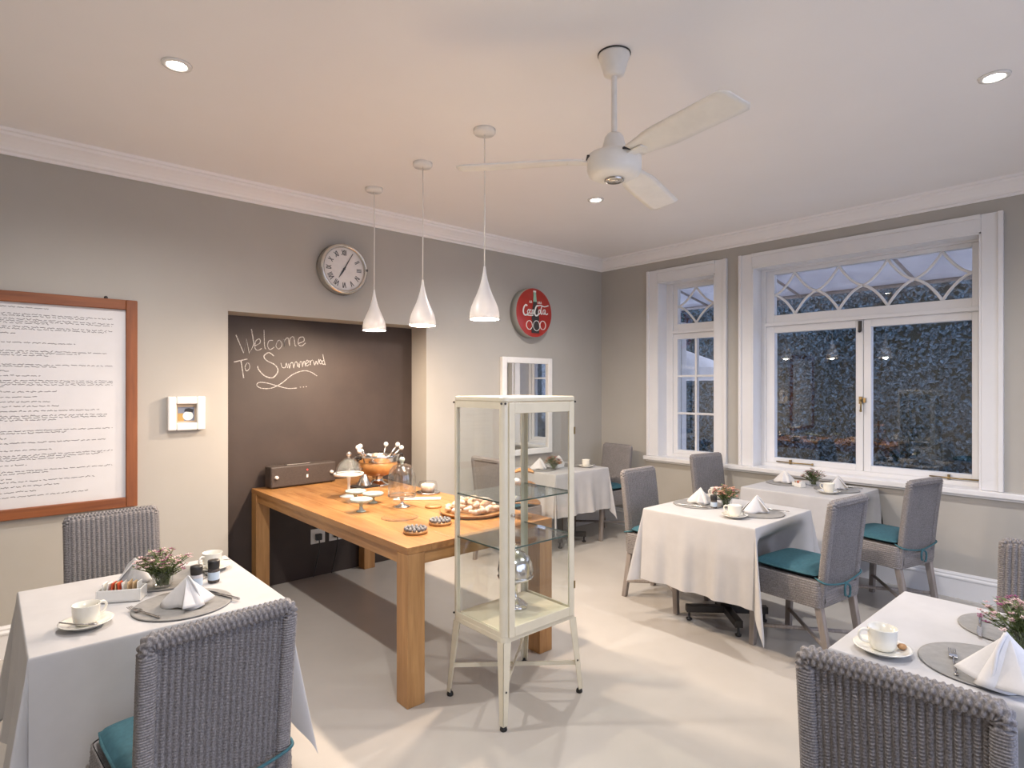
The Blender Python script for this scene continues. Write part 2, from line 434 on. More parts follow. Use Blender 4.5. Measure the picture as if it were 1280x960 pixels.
# big window with two casements and a fan of curves above
w2 = window('window_2', *WIN[1]); ya, yb = WIN[1]
b = MB(); rect_frame(b, ya, yb, WZ0, WZ1, ya+.04, yb-.055, WZ0+.035, WZ1-.03, XG-.045, XG+.04)
b.box(XG-.055, XG+.04, ya+.04, yb-.055, 2.095, 2.125); b.build('frame', 'trim', w2, bevel=.003)
ga, gb = 1.020, 2.492
b = MB(); rect_frame(b, ya+.04, yb-.055, 2.125, WZ1-.03, ga, gb, 2.196, 2.572, XG-.028, XG+.03); top = b.build('top_sash', 'trim', w2, bevel=.003)
MB().box(XG-.003, XG+.003, ga-.005, gb+.005, 2.19, 2.577).build('pane', 'window_glass', top)
arcs(top, ga, gb, 2.196, 2.572, 4)
for (sa, sb, pa, pb) in ((ya+.04, 1.744, 1.020, 1.689), (1.748, yb-.055, 1.803, 2.488)):
    b = MB(); rect_frame(b, sa, sb, WZ0+.035, 2.095, pa, pb, .885, 2.033, XG-.03, XG+.03); c = b.build('casement', 'trim', w2, bevel=.003)
    MB().box(XG-.003, XG+.003, pa-.004, pb+.004, .88, 2.038).build('pane', 'window_glass', c)
    # casement stay lying along the bottom rail
    ym = 2.30 if sa > 1.5 else 1.12
    stay = MB().tube([(XG-.05, ym+.16, .852),(XG-.052, ym, .850),(XG-.05, ym-.15, .852)], .006, 8)
    stay.ball((XG-.05, ym-.155, .852), .011); stay.box(XG-.055, XG-.03, ym+.03, ym+.045, .838, .875)
    stay.build('casement_stay', 'brass', c)
lt = MB().box(XG-.048, XG-.030, 1.752, 1.774, 1.395, 1.455); lt.box(XG-.048, XG-.030, 1.725, 1.742, 1.405, 1.445)
lt.tube([(XG-.055, 1.762, 1.43),(XG-.065, 1.752, 1.40),(XG-.062, 1.755, 1.345)], .007, 8).ball((XG-.062,1.755,1.338), .011)
lt.build('window_latch', 'brass', w2)
MB().box(XG-.046, XG-.03, 1.756, 1.780, 2.00, 2.085).ball((XG-.05,1.768,2.0), .013).build('window_bolt', 'blackmetal', w2)
w3 = bpy.data.objects.new('unseen_window', None); col.objects.link(w3); w3['kind'] = 'structure'  # added out of view so cool sky light reaches the camera-facing sides
b = MB(); y0_, y1_ = YF-.16, YF-.10
b.box(FX0, FX1, y0_, y1_, FZ0, FZ0+.07); b.box(FX0, FX1, y0_, y1_, FZ1-.07, FZ1)
for k in range(5):
    x_ = FX0+(FX1-FX0-.07)*k/4; b.box(x_, x_+.07, y0_, y1_, FZ0+.07, FZ1-.07)
b.build('frame', 'trim', w3, bevel=.003)
for k in range(4):
    x_ = FX0+(FX1-FX0-.07)*k/4+.07; MB().box(x_, x_+(FX1-FX0-.07)/4-.07, YF-.133, YF-.127, FZ0+.07, FZ1-.07).build('pane', 'window_glass', w3)
struct(MB().box(XW-.062, XW+.14, .60, 3.80, WZ0-.036, WZ0+.004).box(XW-.03, XW, .61, 3.79, WZ0-.056, WZ0-.036).build('trim_2', 'trim', bevel=.006))

# ------------------------------------------------------------------ chalkboard in the recess
cb = thing('chalkboard', 'tall dark chalkboard filling the wall recess with a chalk welcome message', 'chalkboard', (0,0,0))
MB().box(RX0+.001, RX1-.001, 4.658, 4.679, .001, RZ-.001).build('board', 'chalk', cb)
CHALK = [[(1.391, 1.922), (1.445, 1.79), (1.465, 1.896), (1.486, 1.787), (1.52, 1.861), (1.501, 1.974)], [(1.523, 1.846), (1.564, 1.871), (1.561, 1.901), (1.534, 1.885), (1.527, 1.831), (1.549, 1.814), (1.576, 1.83)], [(1.594, 1.972), (1.598, 1.85), (1.609, 1.827)], [(1.661, 1.896), (1.631, 1.89), (1.621, 1.851), (1.639, 1.824), (1.672, 1.845)], [(1.697, 1.893), (1.684, 1.853), (1.707, 1.831), (1.731, 1.863), (1.715, 1.898), (1.697, 1.893)], [(1.746, 1.911), (1.754, 1.849), (1.751, 1.896), (1.778, 1.921), (1.79, 1.858), (1.793, 1.914), (1.822, 1.931), (1.833, 1.868), (1.844, 1.861)], [(1.86, 1.881), (1.906, 1.904), (1.898, 1.935), (1.865, 1.922), (1.86, 1.877), (1.886, 1.863), (1.919, 1.888)], [(1.377, 1.721), (1.473, 1.746)], [(1.426, 1.73), (1.445, 1.603)], [(1.469, 1.716), (1.455, 1.686), (1.466, 1.656), (1.488, 1.679), (1.483, 1.712), (1.469, 1.716)], [(1.669, 1.775), (1.631, 1.8), (1.594, 1.773), (1.612, 1.74), (1.677, 1.706), (1.7, 1.66), (1.661, 1.608), (1.601, 1.62), (1.556, 1.665), (1.546, 1.695)], [(1.723, 1.723), (1.731, 1.692), (1.754, 1.687), (1.765, 1.724), (1.774, 1.685)], [(1.782, 1.719), (1.79, 1.682), (1.8, 1.723), (1.816, 1.723), (1.822, 1.686), (1.835, 1.73), (1.848, 1.731), (1.854, 1.693)], [(1.86, 1.728), (1.867, 1.69), (1.875, 1.735), (1.888, 1.735), (1.893, 1.697), (1.903, 1.738), (1.912, 1.736), (1.917, 1.7)], [(1.921, 1.72), (1.942, 1.736), (1.932, 1.752), (1.919, 1.728), (1.93, 1.704), (1.947, 1.717)], [(1.952, 1.75), (1.958, 1.713), (1.962, 1.743), (1.978, 1.754)], [(1.983, 1.75), (1.995, 1.713), (2.007, 1.746), (2.019, 1.717), (2.03, 1.762)], [(2.042, 1.759), (2.034, 1.739), (2.046, 1.723), (2.056, 1.739), (2.042, 1.759)], [(2.075, 1.753), (2.061, 1.748), (2.059, 1.726), (2.073, 1.72), (2.08, 1.743)], [(2.063, 1.802), (2.073, 1.756), (2.085, 1.716)], [(2.014, 1.625), (1.955, 1.659), (1.89, 1.663), (1.809, 1.63), (1.731, 1.567), (1.654, 1.528), (1.579, 1.525), (1.542, 1.546), (1.556, 1.57), (1.616, 1.566), (1.7, 1.543), (1.778, 1.524), (1.849, 1.527)], [(1.873, 1.534), (1.881, 1.534)], [(1.898, 1.535), (1.906, 1.535)], [(1.921, 1.538), (1.929, 1.538)]]
STRAIGHT = {0, 7, 8}
b = MB()
for i, s in enumerate(CHALK):
    wd = .0072 if i in (0, 10, 7, 8) else .0052
    pts = s if (i in STRAIGHT or len(s) < 3) else spline(s, 5)
    b.ribbon(pts, wd, 4.6545, 4.6582)
b.build('chalk_lettering', 'chalkline', cb)

# ------------------------------------------------------------------ things on the blackboard wall
fr = thing('framed_poster', 'big cherry wood framed sheet of handwritten text on the wall', 'poster', (.245, YB, 1.432))
hw, hh, fw = .475, .65, .062                      # half width, half height, frame width
for (x0, x1, z0, z1, m) in ((-hw, -hw+fw, -hh, hh, 'cherry'), (hw-fw, hw, -hh, hh, 'cherry'), (-hw+fw, hw-fw, hh-fw, hh, 'cherry_x'), (-hw+fw, hw-fw, -hh, -hh+fw, 'cherry_x')):
    MB().box(x0, x1, -.035, 0, z0, z1).build('frame_rail', m, fr, bevel=.005)
pp = MB().box(-hw+fw-.005, hw-fw+.005, -.014, -.004, -hh+fw-.005, hh-fw+.005).build('sheet', 'paper', fr)
b = MB(); rnd = random.Random(3)
def scribble(x0, x1, z, h):
    x = x0
    while x < x1:
        wl = rnd.uniform(.012, .045); pts = []; e = min(x+wl, x1); q = x
        while q < e:
            pts.append((q, z+rnd.uniform(0, h)*(1.5 if rnd.random() < .15 else 1))); q += .0042
        if len(pts) > 1: b.ribbon(pts, .0026, -.0150, -.0142)
        x = e+.006
L, R_ = -hw+fw+.035, hw-fw-.045
lines = [(2.000,.55),(1.962,.97),(1.951,.80),(1.932,.98),(1.921,.97),(1.910,.55),(1.888,.97),(1.877,.93),(1.850,.35),(1.822,.12),(1.798,.72),(1.775,.10),(1.750,.93),(1.738,.75),(1.726,.55),(1.700,.16),(1.672,.97),(1.661,.60),(1.634,.32),(1.608,.50),(1.580,.97),(1.568,.97),(1.556,.97),(1.544,.28),(1.516,.60),(1.486,.48),(1.458,.56),(1.432,.62),(1.404,.88),(1.376,.93),(1.364,.93),(1.352,.60),(1.324,.16),(1.290,.97),(1.278,.66),(1.250,.30),(1.222,.92),(1.210,.26),(1.180,.58),(1.150,.97),(1.138,.90),(1.126,.70),(1.096,.42),(1.060,.97),(1.048,.55),(1.02,.34)]
for (z, f) in lines:
    if z-1.432 > -hh+fw+.05: scribble(L, L+(R_-L)*f, z-1.432-.01, .0062)
for k in range(12):
    z = .99-.028*k
    if z-1.432 > -hh+fw+.05: scribble(L, L+(R_-L)*rnd.uniform(.3,.98), z-1.432, .0062)
b.build('handwriting', 'ink', pp)['kind'] = 'stuff'
MB().ball((.31, -.018, hh+.006), .011).build('hook', 'black', fr)

sf = thing('small_picture', 'small square picture in a deep white box frame beside the chalkboard', 'picture', (1.0, YB, 1.361))
s0, s1 = .112, .062
for (x0,x1,z0,z1) in ((-s0,-s1,-s0,s0),(s1,s0,-s0,s0),(-s1,s1,s1,s0),(-s1,s1,-s0,-s1)):
    MB().box(x0,x1,-.045,0,z0,z1).build('frame_rail','white_enamel',sf,bevel=.008)
pic = MB().box(-s1,s1,-.012,-.002,-s1,s1).build('picture_board','pic_sand',sf)
MB().box(-.048,.05,-.0135,-.0118,-.05,.042).build('picture_backdrop','pic_blue',pic)
MB().box(-.048,-.012,-.0142,-.0134,-.05,.0).build('picture_ground','pic',pic)
MB().prism([(.012+.032*cos(a)*1.0, -.018+.030*sin(a)) for a in [2*pi*k/14 for k in range(14)]], -.0152, -.0134).build('picture_blob','signwhite',pic)
MB().prism([(-.012,.012),(.04,.005),(.046,.024),(.018,.034),(-.004,.03)], -.0158, -.0134).build('picture_dark_shape','black',pic)

# wall clock
ck = thing('wall_clock', 'round nickel rimmed wall clock with Roman numerals above the chalkboard', 'clock', (2.105, YB, 2.462))
MB().lathe([(.0001,0),(.198,0),(.203,.012),(.196,.03),(.200,.055),(.196,.072),(.184,.084),(.172,.080),(.168,.066),(.166,.06)], 56, axis='y').build('rim','chrome',ck)
MB().lathe([(.170,.061),(.0001,.061)], 56, axis='y').build('dial','clockface',ck)
b = MB()
ROM = ['XII','I','II','III','IV','V','VI','VII','VIII','IX','X','XI']
for i, t in enumerate(ROM):
    ang = -2*pi*i/12; wds = {'I':.010,'V':.020,'X':.020}; tw = sum(wds[c] for c in t); x = -tw/2
    def T(p): return (p[0]*cos(ang)-p[1]*sin(ang), p[0]*sin(ang)+p[1]*cos(ang))
    b = MB()
    for c in t:
        w = wds[c]; zt, zb = .148, .106
        if c == 'I': S = [[(x+w/2, zt),(x+w/2, zb)]]
        elif c == 'V': S = [[(x, zt),(x+w/2, zb)],[(x+w, zt),(x+w/2, zb)]]
        else: S = [[(x, zt),(x+w, zb)],[(x+w, zt),(x, zb)]]
        for s in S: b.ribbon([T(p) for p in s], .0055, -.0628, -.0612)
        x += w
    b.build('numeral','ink',ck)
def hand(nm, ang, ln, w, tail):
    d = (sin(ang), cos(ang)); n = (cos(ang), -sin(ang))
    P = lambda l, s: (d[0]*l+n[0]*s, d[1]*l+n[1]*s)
    MB().prism([P(-tail,-w*.5),P(-tail,w*.5),P(ln*.45,w*.6),P(ln,.0015),P(ln,-.0015),P(ln*.45,-w*.6)], -.0665, -.0645).build(nm,'ink',ck)
hand('hour_hand', RD(212), .085, .011, .02); hand('minute_hand', RD(29), .125, .007, .03)
MB().lathe([(.0001,.069),(.009,.069),(.009,.061)],12,axis='y').build('hand_pin','ink',ck)
MB().box(.176,.194,-.086,-.060,.0,.018).build('rim_stud','ink',ck)

# round red drinks sign
SIGN = [[(-0.108, 0.06), (-0.129, 0.069), (-0.154, 0.041), (-0.162, -0.001), (-0.144, -0.031), (-0.113, -0.028), (-0.093, -0.01)], [(-0.093, 0.024), (-0.106, 0.004), (-0.093, -0.014), (-0.077, 0.002), (-0.08, 0.025), (-0.093, 0.024)], [(-0.052, 0.027), (-0.069, 0.018), (-0.072, -0.005), (-0.057, -0.013), (-0.044, -0.005)], [(-0.021, 0.026), (-0.038, 0.021), (-0.041, -0.006), (-0.026, -0.008), (-0.018, 0.026), (-0.017, -0.008), (-0.01, -0.009)], [(-0.118, -0.031), (-0.067, -0.032), (-0.026, -0.027)], [(0.042, 0.073), (0.021, 0.068), (0.0, 0.028), (-0.003, -0.01), (0.011, -0.028), (0.037, -0.022), (0.053, -0.002)], [(0.058, 0.033), (0.046, 0.013), (0.056, -0.009), (0.072, 0.004), (0.071, 0.03), (0.058, 0.033)], [(0.095, 0.074), (0.082, 0.035), (0.087, -0.007), (0.101, -0.002)], [(0.144, 0.04), (0.117, 0.034), (0.112, 0.003), (0.131, -0.003), (0.144, 0.036), (0.144, 0.002), (0.163, -0.006), (0.182, 0.005)], [(0.042, 0.072), (0.079, 0.08), (0.133, 0.071), (0.189, 0.087)]]
sg = thing('round_sign', 'round red tin sign with white script lettering and a bottle', 'sign', (4.142, YB, 2.283))
MB().lathe([(.0001,0),(.250,0),(.250,.085),(.242,.092)],56,axis='y').build('drum','signside',sg)
MB().lathe([(.246,.0915),(.20,.096),(.0001,.100)],56,axis='y').build('face','red',sg)
bt = [(-.022,.11),(.024,.11),(.034,.06),(.052,.0),(.058,-.06),(.046,-.10),(.060,-.15),(.058,-.205),(-.044,-.205),(-.046,-.15),(-.032,-.10),(-.044,-.06),(-.038,.0),(-.030,.06)]
MB().prism(bt, -.1030, -.097).build('bottle_print','bottle_dark',sg)
MB().prism([(-.018,.213),(.012,.213),(.016,.17),(.024,.11),(-.022,.11),(-.016,.17)], -.1030, -.094).build('bottle_neck_print','bottle_green',sg)
MB().prism([(-.02,.205),(.014,.205),(.014,.222),(-.02,.222)], -.1034, -.094).build('bottle_cap_print','signwhite',sg)
b = MB()
for i, s in enumerate(SIGN): b.ribbon(spline(s, 5), .0155 if i in (0,5) else .0105, -.1045, -.1028)
b.build('script_lettering','signwhite',sg)
b = MB()
for (cx, cz, r) in ((-.077,-.129,.040),(.112,-.120,.040),(.021,-.13,.046)):
    b.ribbon([(cx+r*cos(2*pi*k/24), cz+r*1.1*sin(2*pi*k/24)) for k in range(25)], .006, -.1042, -.094)
b.build('ring_print','clockface',sg)
b = MB()
for x in (-.075,-.055,.04,.06,.08): b.ribbon([(x,.095),(x+.006,.118),(x+.012,.095)], .004, -.1036, -.094)
b.build('small_lettering','clockface',sg)['kind'] = 'stuff'

# mirror
mr = thing('wall_mirror', 'white framed rectangular mirror hanging below the round red sign', 'mirror', (4.107, YB, 1.34))
hw, hh, fw = .345, .492, .06
for (x0,x1,z0,z1) in ((-hw,-hw+fw,-hh,hh),(hw-fw,hw,-hh,hh),(-hw+fw,hw-fw,hh-fw,hh),(-hw+fw,hw-fw,-hh,-hh+fw)):
    MB().box(x0,x1,-.045,0,z0,z1).build('frame_rail','white_enamel',mr,bevel=.007)
MB().box(-hw+fw-.004,hw-fw+.004,-.022,-.004,-hh+fw-.004,hh-fw+.004).build('mirror_glass','mirror',mr)

# sockets low on the chalkboard
for i, x in enumerate((2.02, 2.175)):
    t = thing('wall_socket', ('white wall socket with a black plug, nearer the left table leg', 'white wall socket with a black plug, right one of the pair under the table')[i], 'socket', (x, 4.658, .325), group='sockets under the oak table')
    MB().box(-.06,.06,-.010,0,-.06,.06).build('plate','dish',t,bevel=.004)
    MB().box(-.028,.022,-.045,-.010,-.03,.02).build('plug','black',t,bevel=.006)
    MB().tube(spline([(-.005,-.04,-.02),(-.01,-.06,-.08),(-.03,-.05,-.2),(-.05,-.03,-.318)],5), .005, 6).build('cable','black',t)

# ------------------------------------------------------------------ ceiling lamps, pendants, fan
DL = [(.636, 2.965, 'ceiling downlight over the chalkboard end of the left wall'), (3.50, 2.975, 'small ceiling downlight shining below the fan hub'),
      (3.488, .569, 'ceiling downlight near the big window at the right'), (.636, .569, 'ceiling downlight straight above the camera side of the room')]
for (x, y, lb) in DL:
    t = thing('downlight', 'bright recessed ' + lb, 'downlight', (x, y, ZC), group='recessed ceiling downlights')
    MB().lathe([(.038,-.001),(.062,-.001),(.060,-.008),(.042,-.010),(.038,-.004)], 32).build('rim','white_enamel',t)
    MB().lathe([(.0001,-.003),(.038,-.003)], 32).build('lamp_face','bulb',t)
    ld = bpy.data.lights.new('downlight_beam','SPOT'); ld.energy = DOWN_W; ld.color = WARM
    ld.spot_size = RD(158); ld.spot_blend = .85; ld.shadow_soft_size = .035
    lo = bpy.data.objects.new('downlight_beam', ld); col.objects.link(lo); lo.location = (0,0,-.03); lo.parent = t
PN = [(2.105, 3.875, 'white teardrop pendant lamp nearest the chalkboard, smallest in view'), (2.100, 3.23, 'white teardrop pendant lamp hanging between the two others'), (2.085, 2.58, 'white teardrop pendant lamp nearest the ceiling fan, largest in view')]
for (x, y, lb), zsh in zip(PN, (1.945, 1.93, 1.915)):
    t = thing('pendant_lamp', lb, 'pendant lamp', (x, y, ZC), group='pendant lamps over the oak table')
    MB().lathe([(.0001,0),(.062,0),(.062,-.018),(.056,-.026),(.0001,-.027)], 28).build('canopy','white_enamel',t)
    MB().tube([(0,0,-.026),(.002,0,-.3),(0,0,zsh-ZC+.292)], .0035, 6).build('cord','white_enamel',t)
    zb = zsh-ZC
    pr = [(.0805,0),(.0835,.012),(.0825,.035),(.075,.068),(.060,.105),(.043,.142),(.029,.18),(.018,.22),(.010,.26),(.005,.295),(.0001,.300)]
    inn = [(.0805,0),(.0795,.012),(.078,.035),(.070,.066),(.055,.102),(.038,.138),(.0001,.15)]
    sh = MB().lathe([(r, zb+z) for r, z in pr], 36).lathe([(r, zb+z) for r, z in inn[::-1]], 36).build('shade','porcelain',t)
    MB().lathe([(.0001,zb+.050),(.016,zb+.052),(.027,zb+.060),(.030,zb+.072),(.024,zb+.090),(.014,zb+.11),(.012,zb+.13)], 20).build('bulb','pendbulb',t)
    ld = bpy.data.lights.new('pendant_glow','POINT'); ld.energy = PEND_W; ld.color = PEND_COL; ld.shadow_soft_size = .03
    lo = bpy.data.objects.new('pendant_glow', ld); col.objects.link(lo); lo.location = (0,0,zb+.018); lo.parent = t

fn = thing('ceiling_fan', 'white three blade ceiling fan on a short rod', 'ceiling fan', (2.03, 1.622, ZC))
MB().lathe([(.0001,0),(.066,0),(.068,-.012),(.060,-.03),(.052,-.06),(.044,-.088),(.020,-.098),(.0001,-.098)], 32).build('canopy','fan_white',fn)
MB().lathe([(.068,0),(.071,-.001),(.071,-.005),(.068,-.006)], 32).build('canopy_ring','blackmetal',fn)
MB().lathe([(.0125,-.09),(.0125,-.36)], 16).build('rod','fan_white',fn)
MB().lathe([(.0001,-.345),(.030,-.347),(.040,-.36),(.050,-.40),(.052,-.425),(.060,-.438)], 28).build('rod_cup','fan_white',fn)
MB().lathe([(.0001,-.430),(.095,-.432),(.112,-.440),(.117,-.458),(.117,-.50),(.108,-.522),(.085,-.534),(.045,-.540),(.0001,-.540)], 40).build('motor_housing','fan_white',fn)
MB().lathe([(.040,-.538),(.042,-.548),(.034,-.552),(.026,-.548),(.022,-.552),(.0001,-.553)], 28).build('switch_cap','chrome',fn)
for k in range(3):
    a = RD(15.5+120*k)
    pts_b = []
    def bl(u, v):
        r = .135+(.68-.135)*u
        w = .050+.024*smooth(u/.35)
        if u > .96: w *= sqrt(max(.05, 1-((u-.96)/.04)**2*.55))
        y = (v-.5)*2*w; tilt = RD(-11)
        return (r, y*cos(tilt), -.462+y*sin(tilt)-.02*u)
    MB().grid(bl, 24, 6).build('blade','fan_white',fn,rz=a,solid=.006)
    MB().box(.09,.20,-.022,.022,-.472,-.465).build('blade_iron','fan_white',fn,rz=a,bevel=.002)
    MB().box(.108,.120,-.040,.040,-.456,-.447).build('blade_slot','blackmetal',fn,rz=a,bevel=.002)

# ------------------------------------------------------------------ wicker chair (ten copies of one)
def make_chair():
    r = thing('wicker_chair','grey wicker dining chair','chair',group='grey wicker dining chairs')
    HB, HT = .205, .205            # half width of the back
    Z0, Z1 = .34, .93
    def yb(z):                     # centre line of the leaning back
        t = (z-.36)/(.93-.36); return -.195-.045*t-.02*t*t
    # border: wrapped roll running up one side, over the top, down the other
    path = []
    rr = .025; rc = .014
    zt = Z1-rr; xs = HB-rr
    N = 150
    seg = []
    for i in range(101): seg.append((-xs, Z0+(zt-rc-Z0)*i/100))
    for i in range(1, 9): a = pi-(pi/2)*i/8; seg.append((-xs+rc+rc*cos(a), zt-rc+rc*sin(a)))
    for i in range(1, 61): seg.append((-xs+rc+(2*(xs-rc))*i/60, zt))
    for i in range(1, 9): a = pi/2-(pi/2)*i/8; seg.append((xs-rc+rc*cos(a), zt-rc+rc*sin(a)))
    for i in range(1, 101): seg.append((xs, zt-rc+(Z0-(zt-rc))*i/100))
    # resample finely so that every strand of the wrapping is a ridge
    dens = []
    for i in range(len(seg)-1):
        (xa, za), (xb, zb) = seg[i], seg[i+1]
        n = max(1, int(round(hypot(xb-xa, zb-za)/.0018)))
        for k in range(n):
            t = k/n; x = xa+(xb-xa)*t; z = za+(zb-za)*t; dens.append((x, yb(z), z))
    dens.append((seg[-1][0], yb(seg[-1][1]), seg[-1][1]))
    n = 24
    def rf(i, k, g):
        c, sn = abs(cos(g)), abs(sin(g))
        sq = (c**3.2+sn**3.2)**(-1/3.2)                     # squarish section
        j, m = k//3, k % 3
        if abs(dens[i][0]) > xs-.002 and dens[i][2] < zt-.03:   # sides: tight wrapping
            return sq*(.0185+.0042*(0, .8, 1, .8)[i % 4])
        h = .5+.5*cos(pi*i/4.0+pi*(j % 2))                  # top roll: strands over and under
        return sq*(.0160+.0070*h**.6-(.0035 if m == 0 else 0))
    MB().tube(dens, rr, n, rfn=rf).build('back_border','wicker',r)
    # woven panels: front face covers the border, rear face lies inside it
    def weave(u, v, nr, nw, amp):
        k = floor(u*nr); q = abs(sin(pi*u*nr))**.55
        w = .5+.5*cos(2*pi*(v*nw+.5*(k % 2)))
        return amp*(q*(.40+.60*w))
    nr, nw = 21, 58
    def rear(u, v):
        x = -.164+.328*u; z = .40+(.89-.40)*v
        return (x, yb(z)-.002-weave(u, v, nr, nw, .0125), z)
    MB().grid(rear, nr*5, nw*3, flip=False).build('rear_weave','wicker',r)
    nf = 20
    def front(u, v):
        x = -.196+.392*u; z = .40+(.921-.40)*v
        e = max(0, abs(u-.5)*2-.88)/.12; t = max(0, v-.95)/.05
        cc = abs(2*u-1)**10*v**16; x *= 1-.075*cc; z -= .022*cc
        return (x, yb(z)+.022-.020*e*e-.020*t*t+weave(u, v, nf, nw, .0085), z)
    MB().grid(front, nf*5, nw*3, flip=True).build('front_weave','wicker',r)
    # rear bottom rail of the back
    MB().grid(lambda u, v: (-.185+.37*u, yb(.34+.09*v)-.016-.008*sin(pi*v)-weave(v, u, 6, 40, .003), .335+.09*v), 160, 24, flip=False).build('lower_rail','wicker',r)
    # seat box: woven band round four sides
    hx, yf, yr = .215, .215, -.205
    per = [(-hx, yr),(-hx, yf),(hx, yf),(hx, yr)]
    pts = []
    cr = .03
    def corner(cx, cy, a0):
        return [(cx+cr*cos(a0+(pi/2)*k/5), cy+cr*sin(a0+(pi/2)*k/5)) for k in range(6)]
    ring = corner(-hx+cr, yr+cr, -pi)[::1]
    ring = corner(hx-cr, yf-cr, 0)+corner(-hx+cr, yf-cr, pi/2)+corner(-hx+cr, yr+cr, pi)+corner(hx-cr, yr+cr, 1.5*pi)
    ring.append(ring[0])
    L = [0]
    for i in range(len(ring)-1): L.append(L[-1]+hypot(ring[i+1][0]-ring[i][0], ring[i+1][1]-ring[i][1]))
    tot = L[-1]
    def at(u):
        d = u*tot
        for i in range(len(L)-1):
            if d <= L[i+1]+1e-9:
                t = (d-L[i])/(L[i+1]-L[i] or 1); a, b_ = ring[i], ring[i+1]
                p = (a[0]+(b_[0]-a[0])*t, a[1]+(b_[1]-a[1])*t); q = hypot(b_[0]-a[0], b_[1]-a[1])
                return p, ((b_[1]-a[1])/q, -(b_[0]-a[0])/q)
        return ring[-1], (1,0)
    def apron(u, v):
        p, nrm = at(min(1, u)); z = .335+.145*v
        o = weave(v, u, 11, 110, .005)+.004*sin(pi*v)
        return (p[0]+nrm[0]*o, p[1]+nrm[1]*o, z)
    MB().grid(apron, 440, 44).build('seat_apron','wicker',r)
    MB().prism([(p[0]*.985, p[1]*.985) for p in ring[:-1]], .455, .478, 'xy').build('seat_board','wicker',r)
    # cushion: pillow with rounded rim and a welt
    def cush(top):
        def f(u, v):
            x = (u-.5)*2; y = (v-.5)*2
            e = (1-abs(x)**7)*(1-abs(y)**7)
            k = .5+.5*abs(x)**10*abs(y)**10*-.15
            hgt = .024*(max(0, e)**.42)+.010*(1-x*x)*(1-y*y)
            rx = .205*(1-.03*(abs(y)**6)); ry = .192*(1-.03*(abs(x)**6))
            return (x*rx, .012+y*ry, .506+hgt*(1 if top else -.72))
        return f
    cu = MB().grid(cush(True), 24, 24).grid(cush(False), 24, 24, flip=True).build('cushion','teal',r)
    wp = []
    for k in range(64):
        a = 2*pi*k/64; c, s = cos(a), sin(a); q = (abs(c)**7+abs(s)**7)**(-1/7)
        wp.append((.205*c*q*.998, .012+.192*s*q*.998, .506))
    MB().tube(wp, .0045, 6, closed=True).build('welt','tealtie',cu)
    b = MB()
    b.tube(spline([(-.185,-.165,.492),(-.205,-.195,.487),(-.206,-.222,.480),(-.188,-.2335,.474),(-.14,-.235,.464),(-.06,-.236,.452),(0,-.240,.448)],6), .0052, 6)
    b.tube(spline([(.185,-.165,.492),(.205,-.195,.487),(.206,-.222,.480),(.188,-.2335,.474),(.14,-.235,.464),(.06,-.236,.452),(0,-.240,.448)],6), .0052, 6)
    b.ball((0,-.242,.447), .011)
    b.tube(spline([(0,-.242,.447),(-.03,-.250,.43),(-.028,-.25,.39),(-.012,-.248,.385)],6), .0062, 6)
    b.tube(spline([(0,-.242,.447),(.022,-.252,.43),(.026,-.25,.38),(.010,-.248,.372)],6), .0062, 6)
    b.build('tie','tealtie',cu)
    for sx in (-1, 1):
        MB().frust((sx*.196,.205,0),(.0165,.0165),(sx*.196,.192,.345),(.019,.019)).build('leg','chairleg',r,bevel=.004)
        MB().frust((sx*.176,-.245,0),(.0165,.0165),(sx*.184,-.185,.345),(.019,.019)).build('leg','chairleg',r,bevel=.004)
        z = .125+.006*sx
        MB().tube([(-sx*.186,-.215,z),(sx*.190,.198,z)], .0115, 8).build('stretcher','chairleg',r)
    return r
CH = [
 (.462, 1.960, 3.7, 'grey wicker chair in the foreground with its back to the camera, teal cushion at left'),
 (.490, 3.262, 184, 'grey wicker chair between the framed text and the left dining table'),
 (3.600, 1.470, -6.3, 'grey wicker chair with teal cushion and tied bow, at the middle right table'),
 (3.690, 2.465, 180, 'grey wicker chair facing us at the left end of the middle right table'),
 (4.735, 1.376, -12.8, 'grey wicker chair with bright teal cushion under the big window'),
 (4.900, 2.640, 169, 'grey wicker chair under the gap between the two windows'),
 (1.725, .430, -85.3, 'grey wicker chair cut by the bottom edge, nearest the camera at right'),
 (2.845, .290, 90, 'wicker chair at the far right edge behind the purple flowers'),
 (4.800, 4.010, 86, 'taupe grey wicker chair standing in the corner of the room'),
 (3.500, 3.990, -90, 'wicker chair seen through the glass cabinet beside the far table')]
c0 = make_chair()
for i, (x, y, a, lb) in enumerate(CH):
    if i == 0: c0.location = (x, y, 0); c0.rotation_euler = (0,0,RD(a)); c0['label'] = lb
    else: copy_tree(c0, (x, y, 0), RD(a), lb)

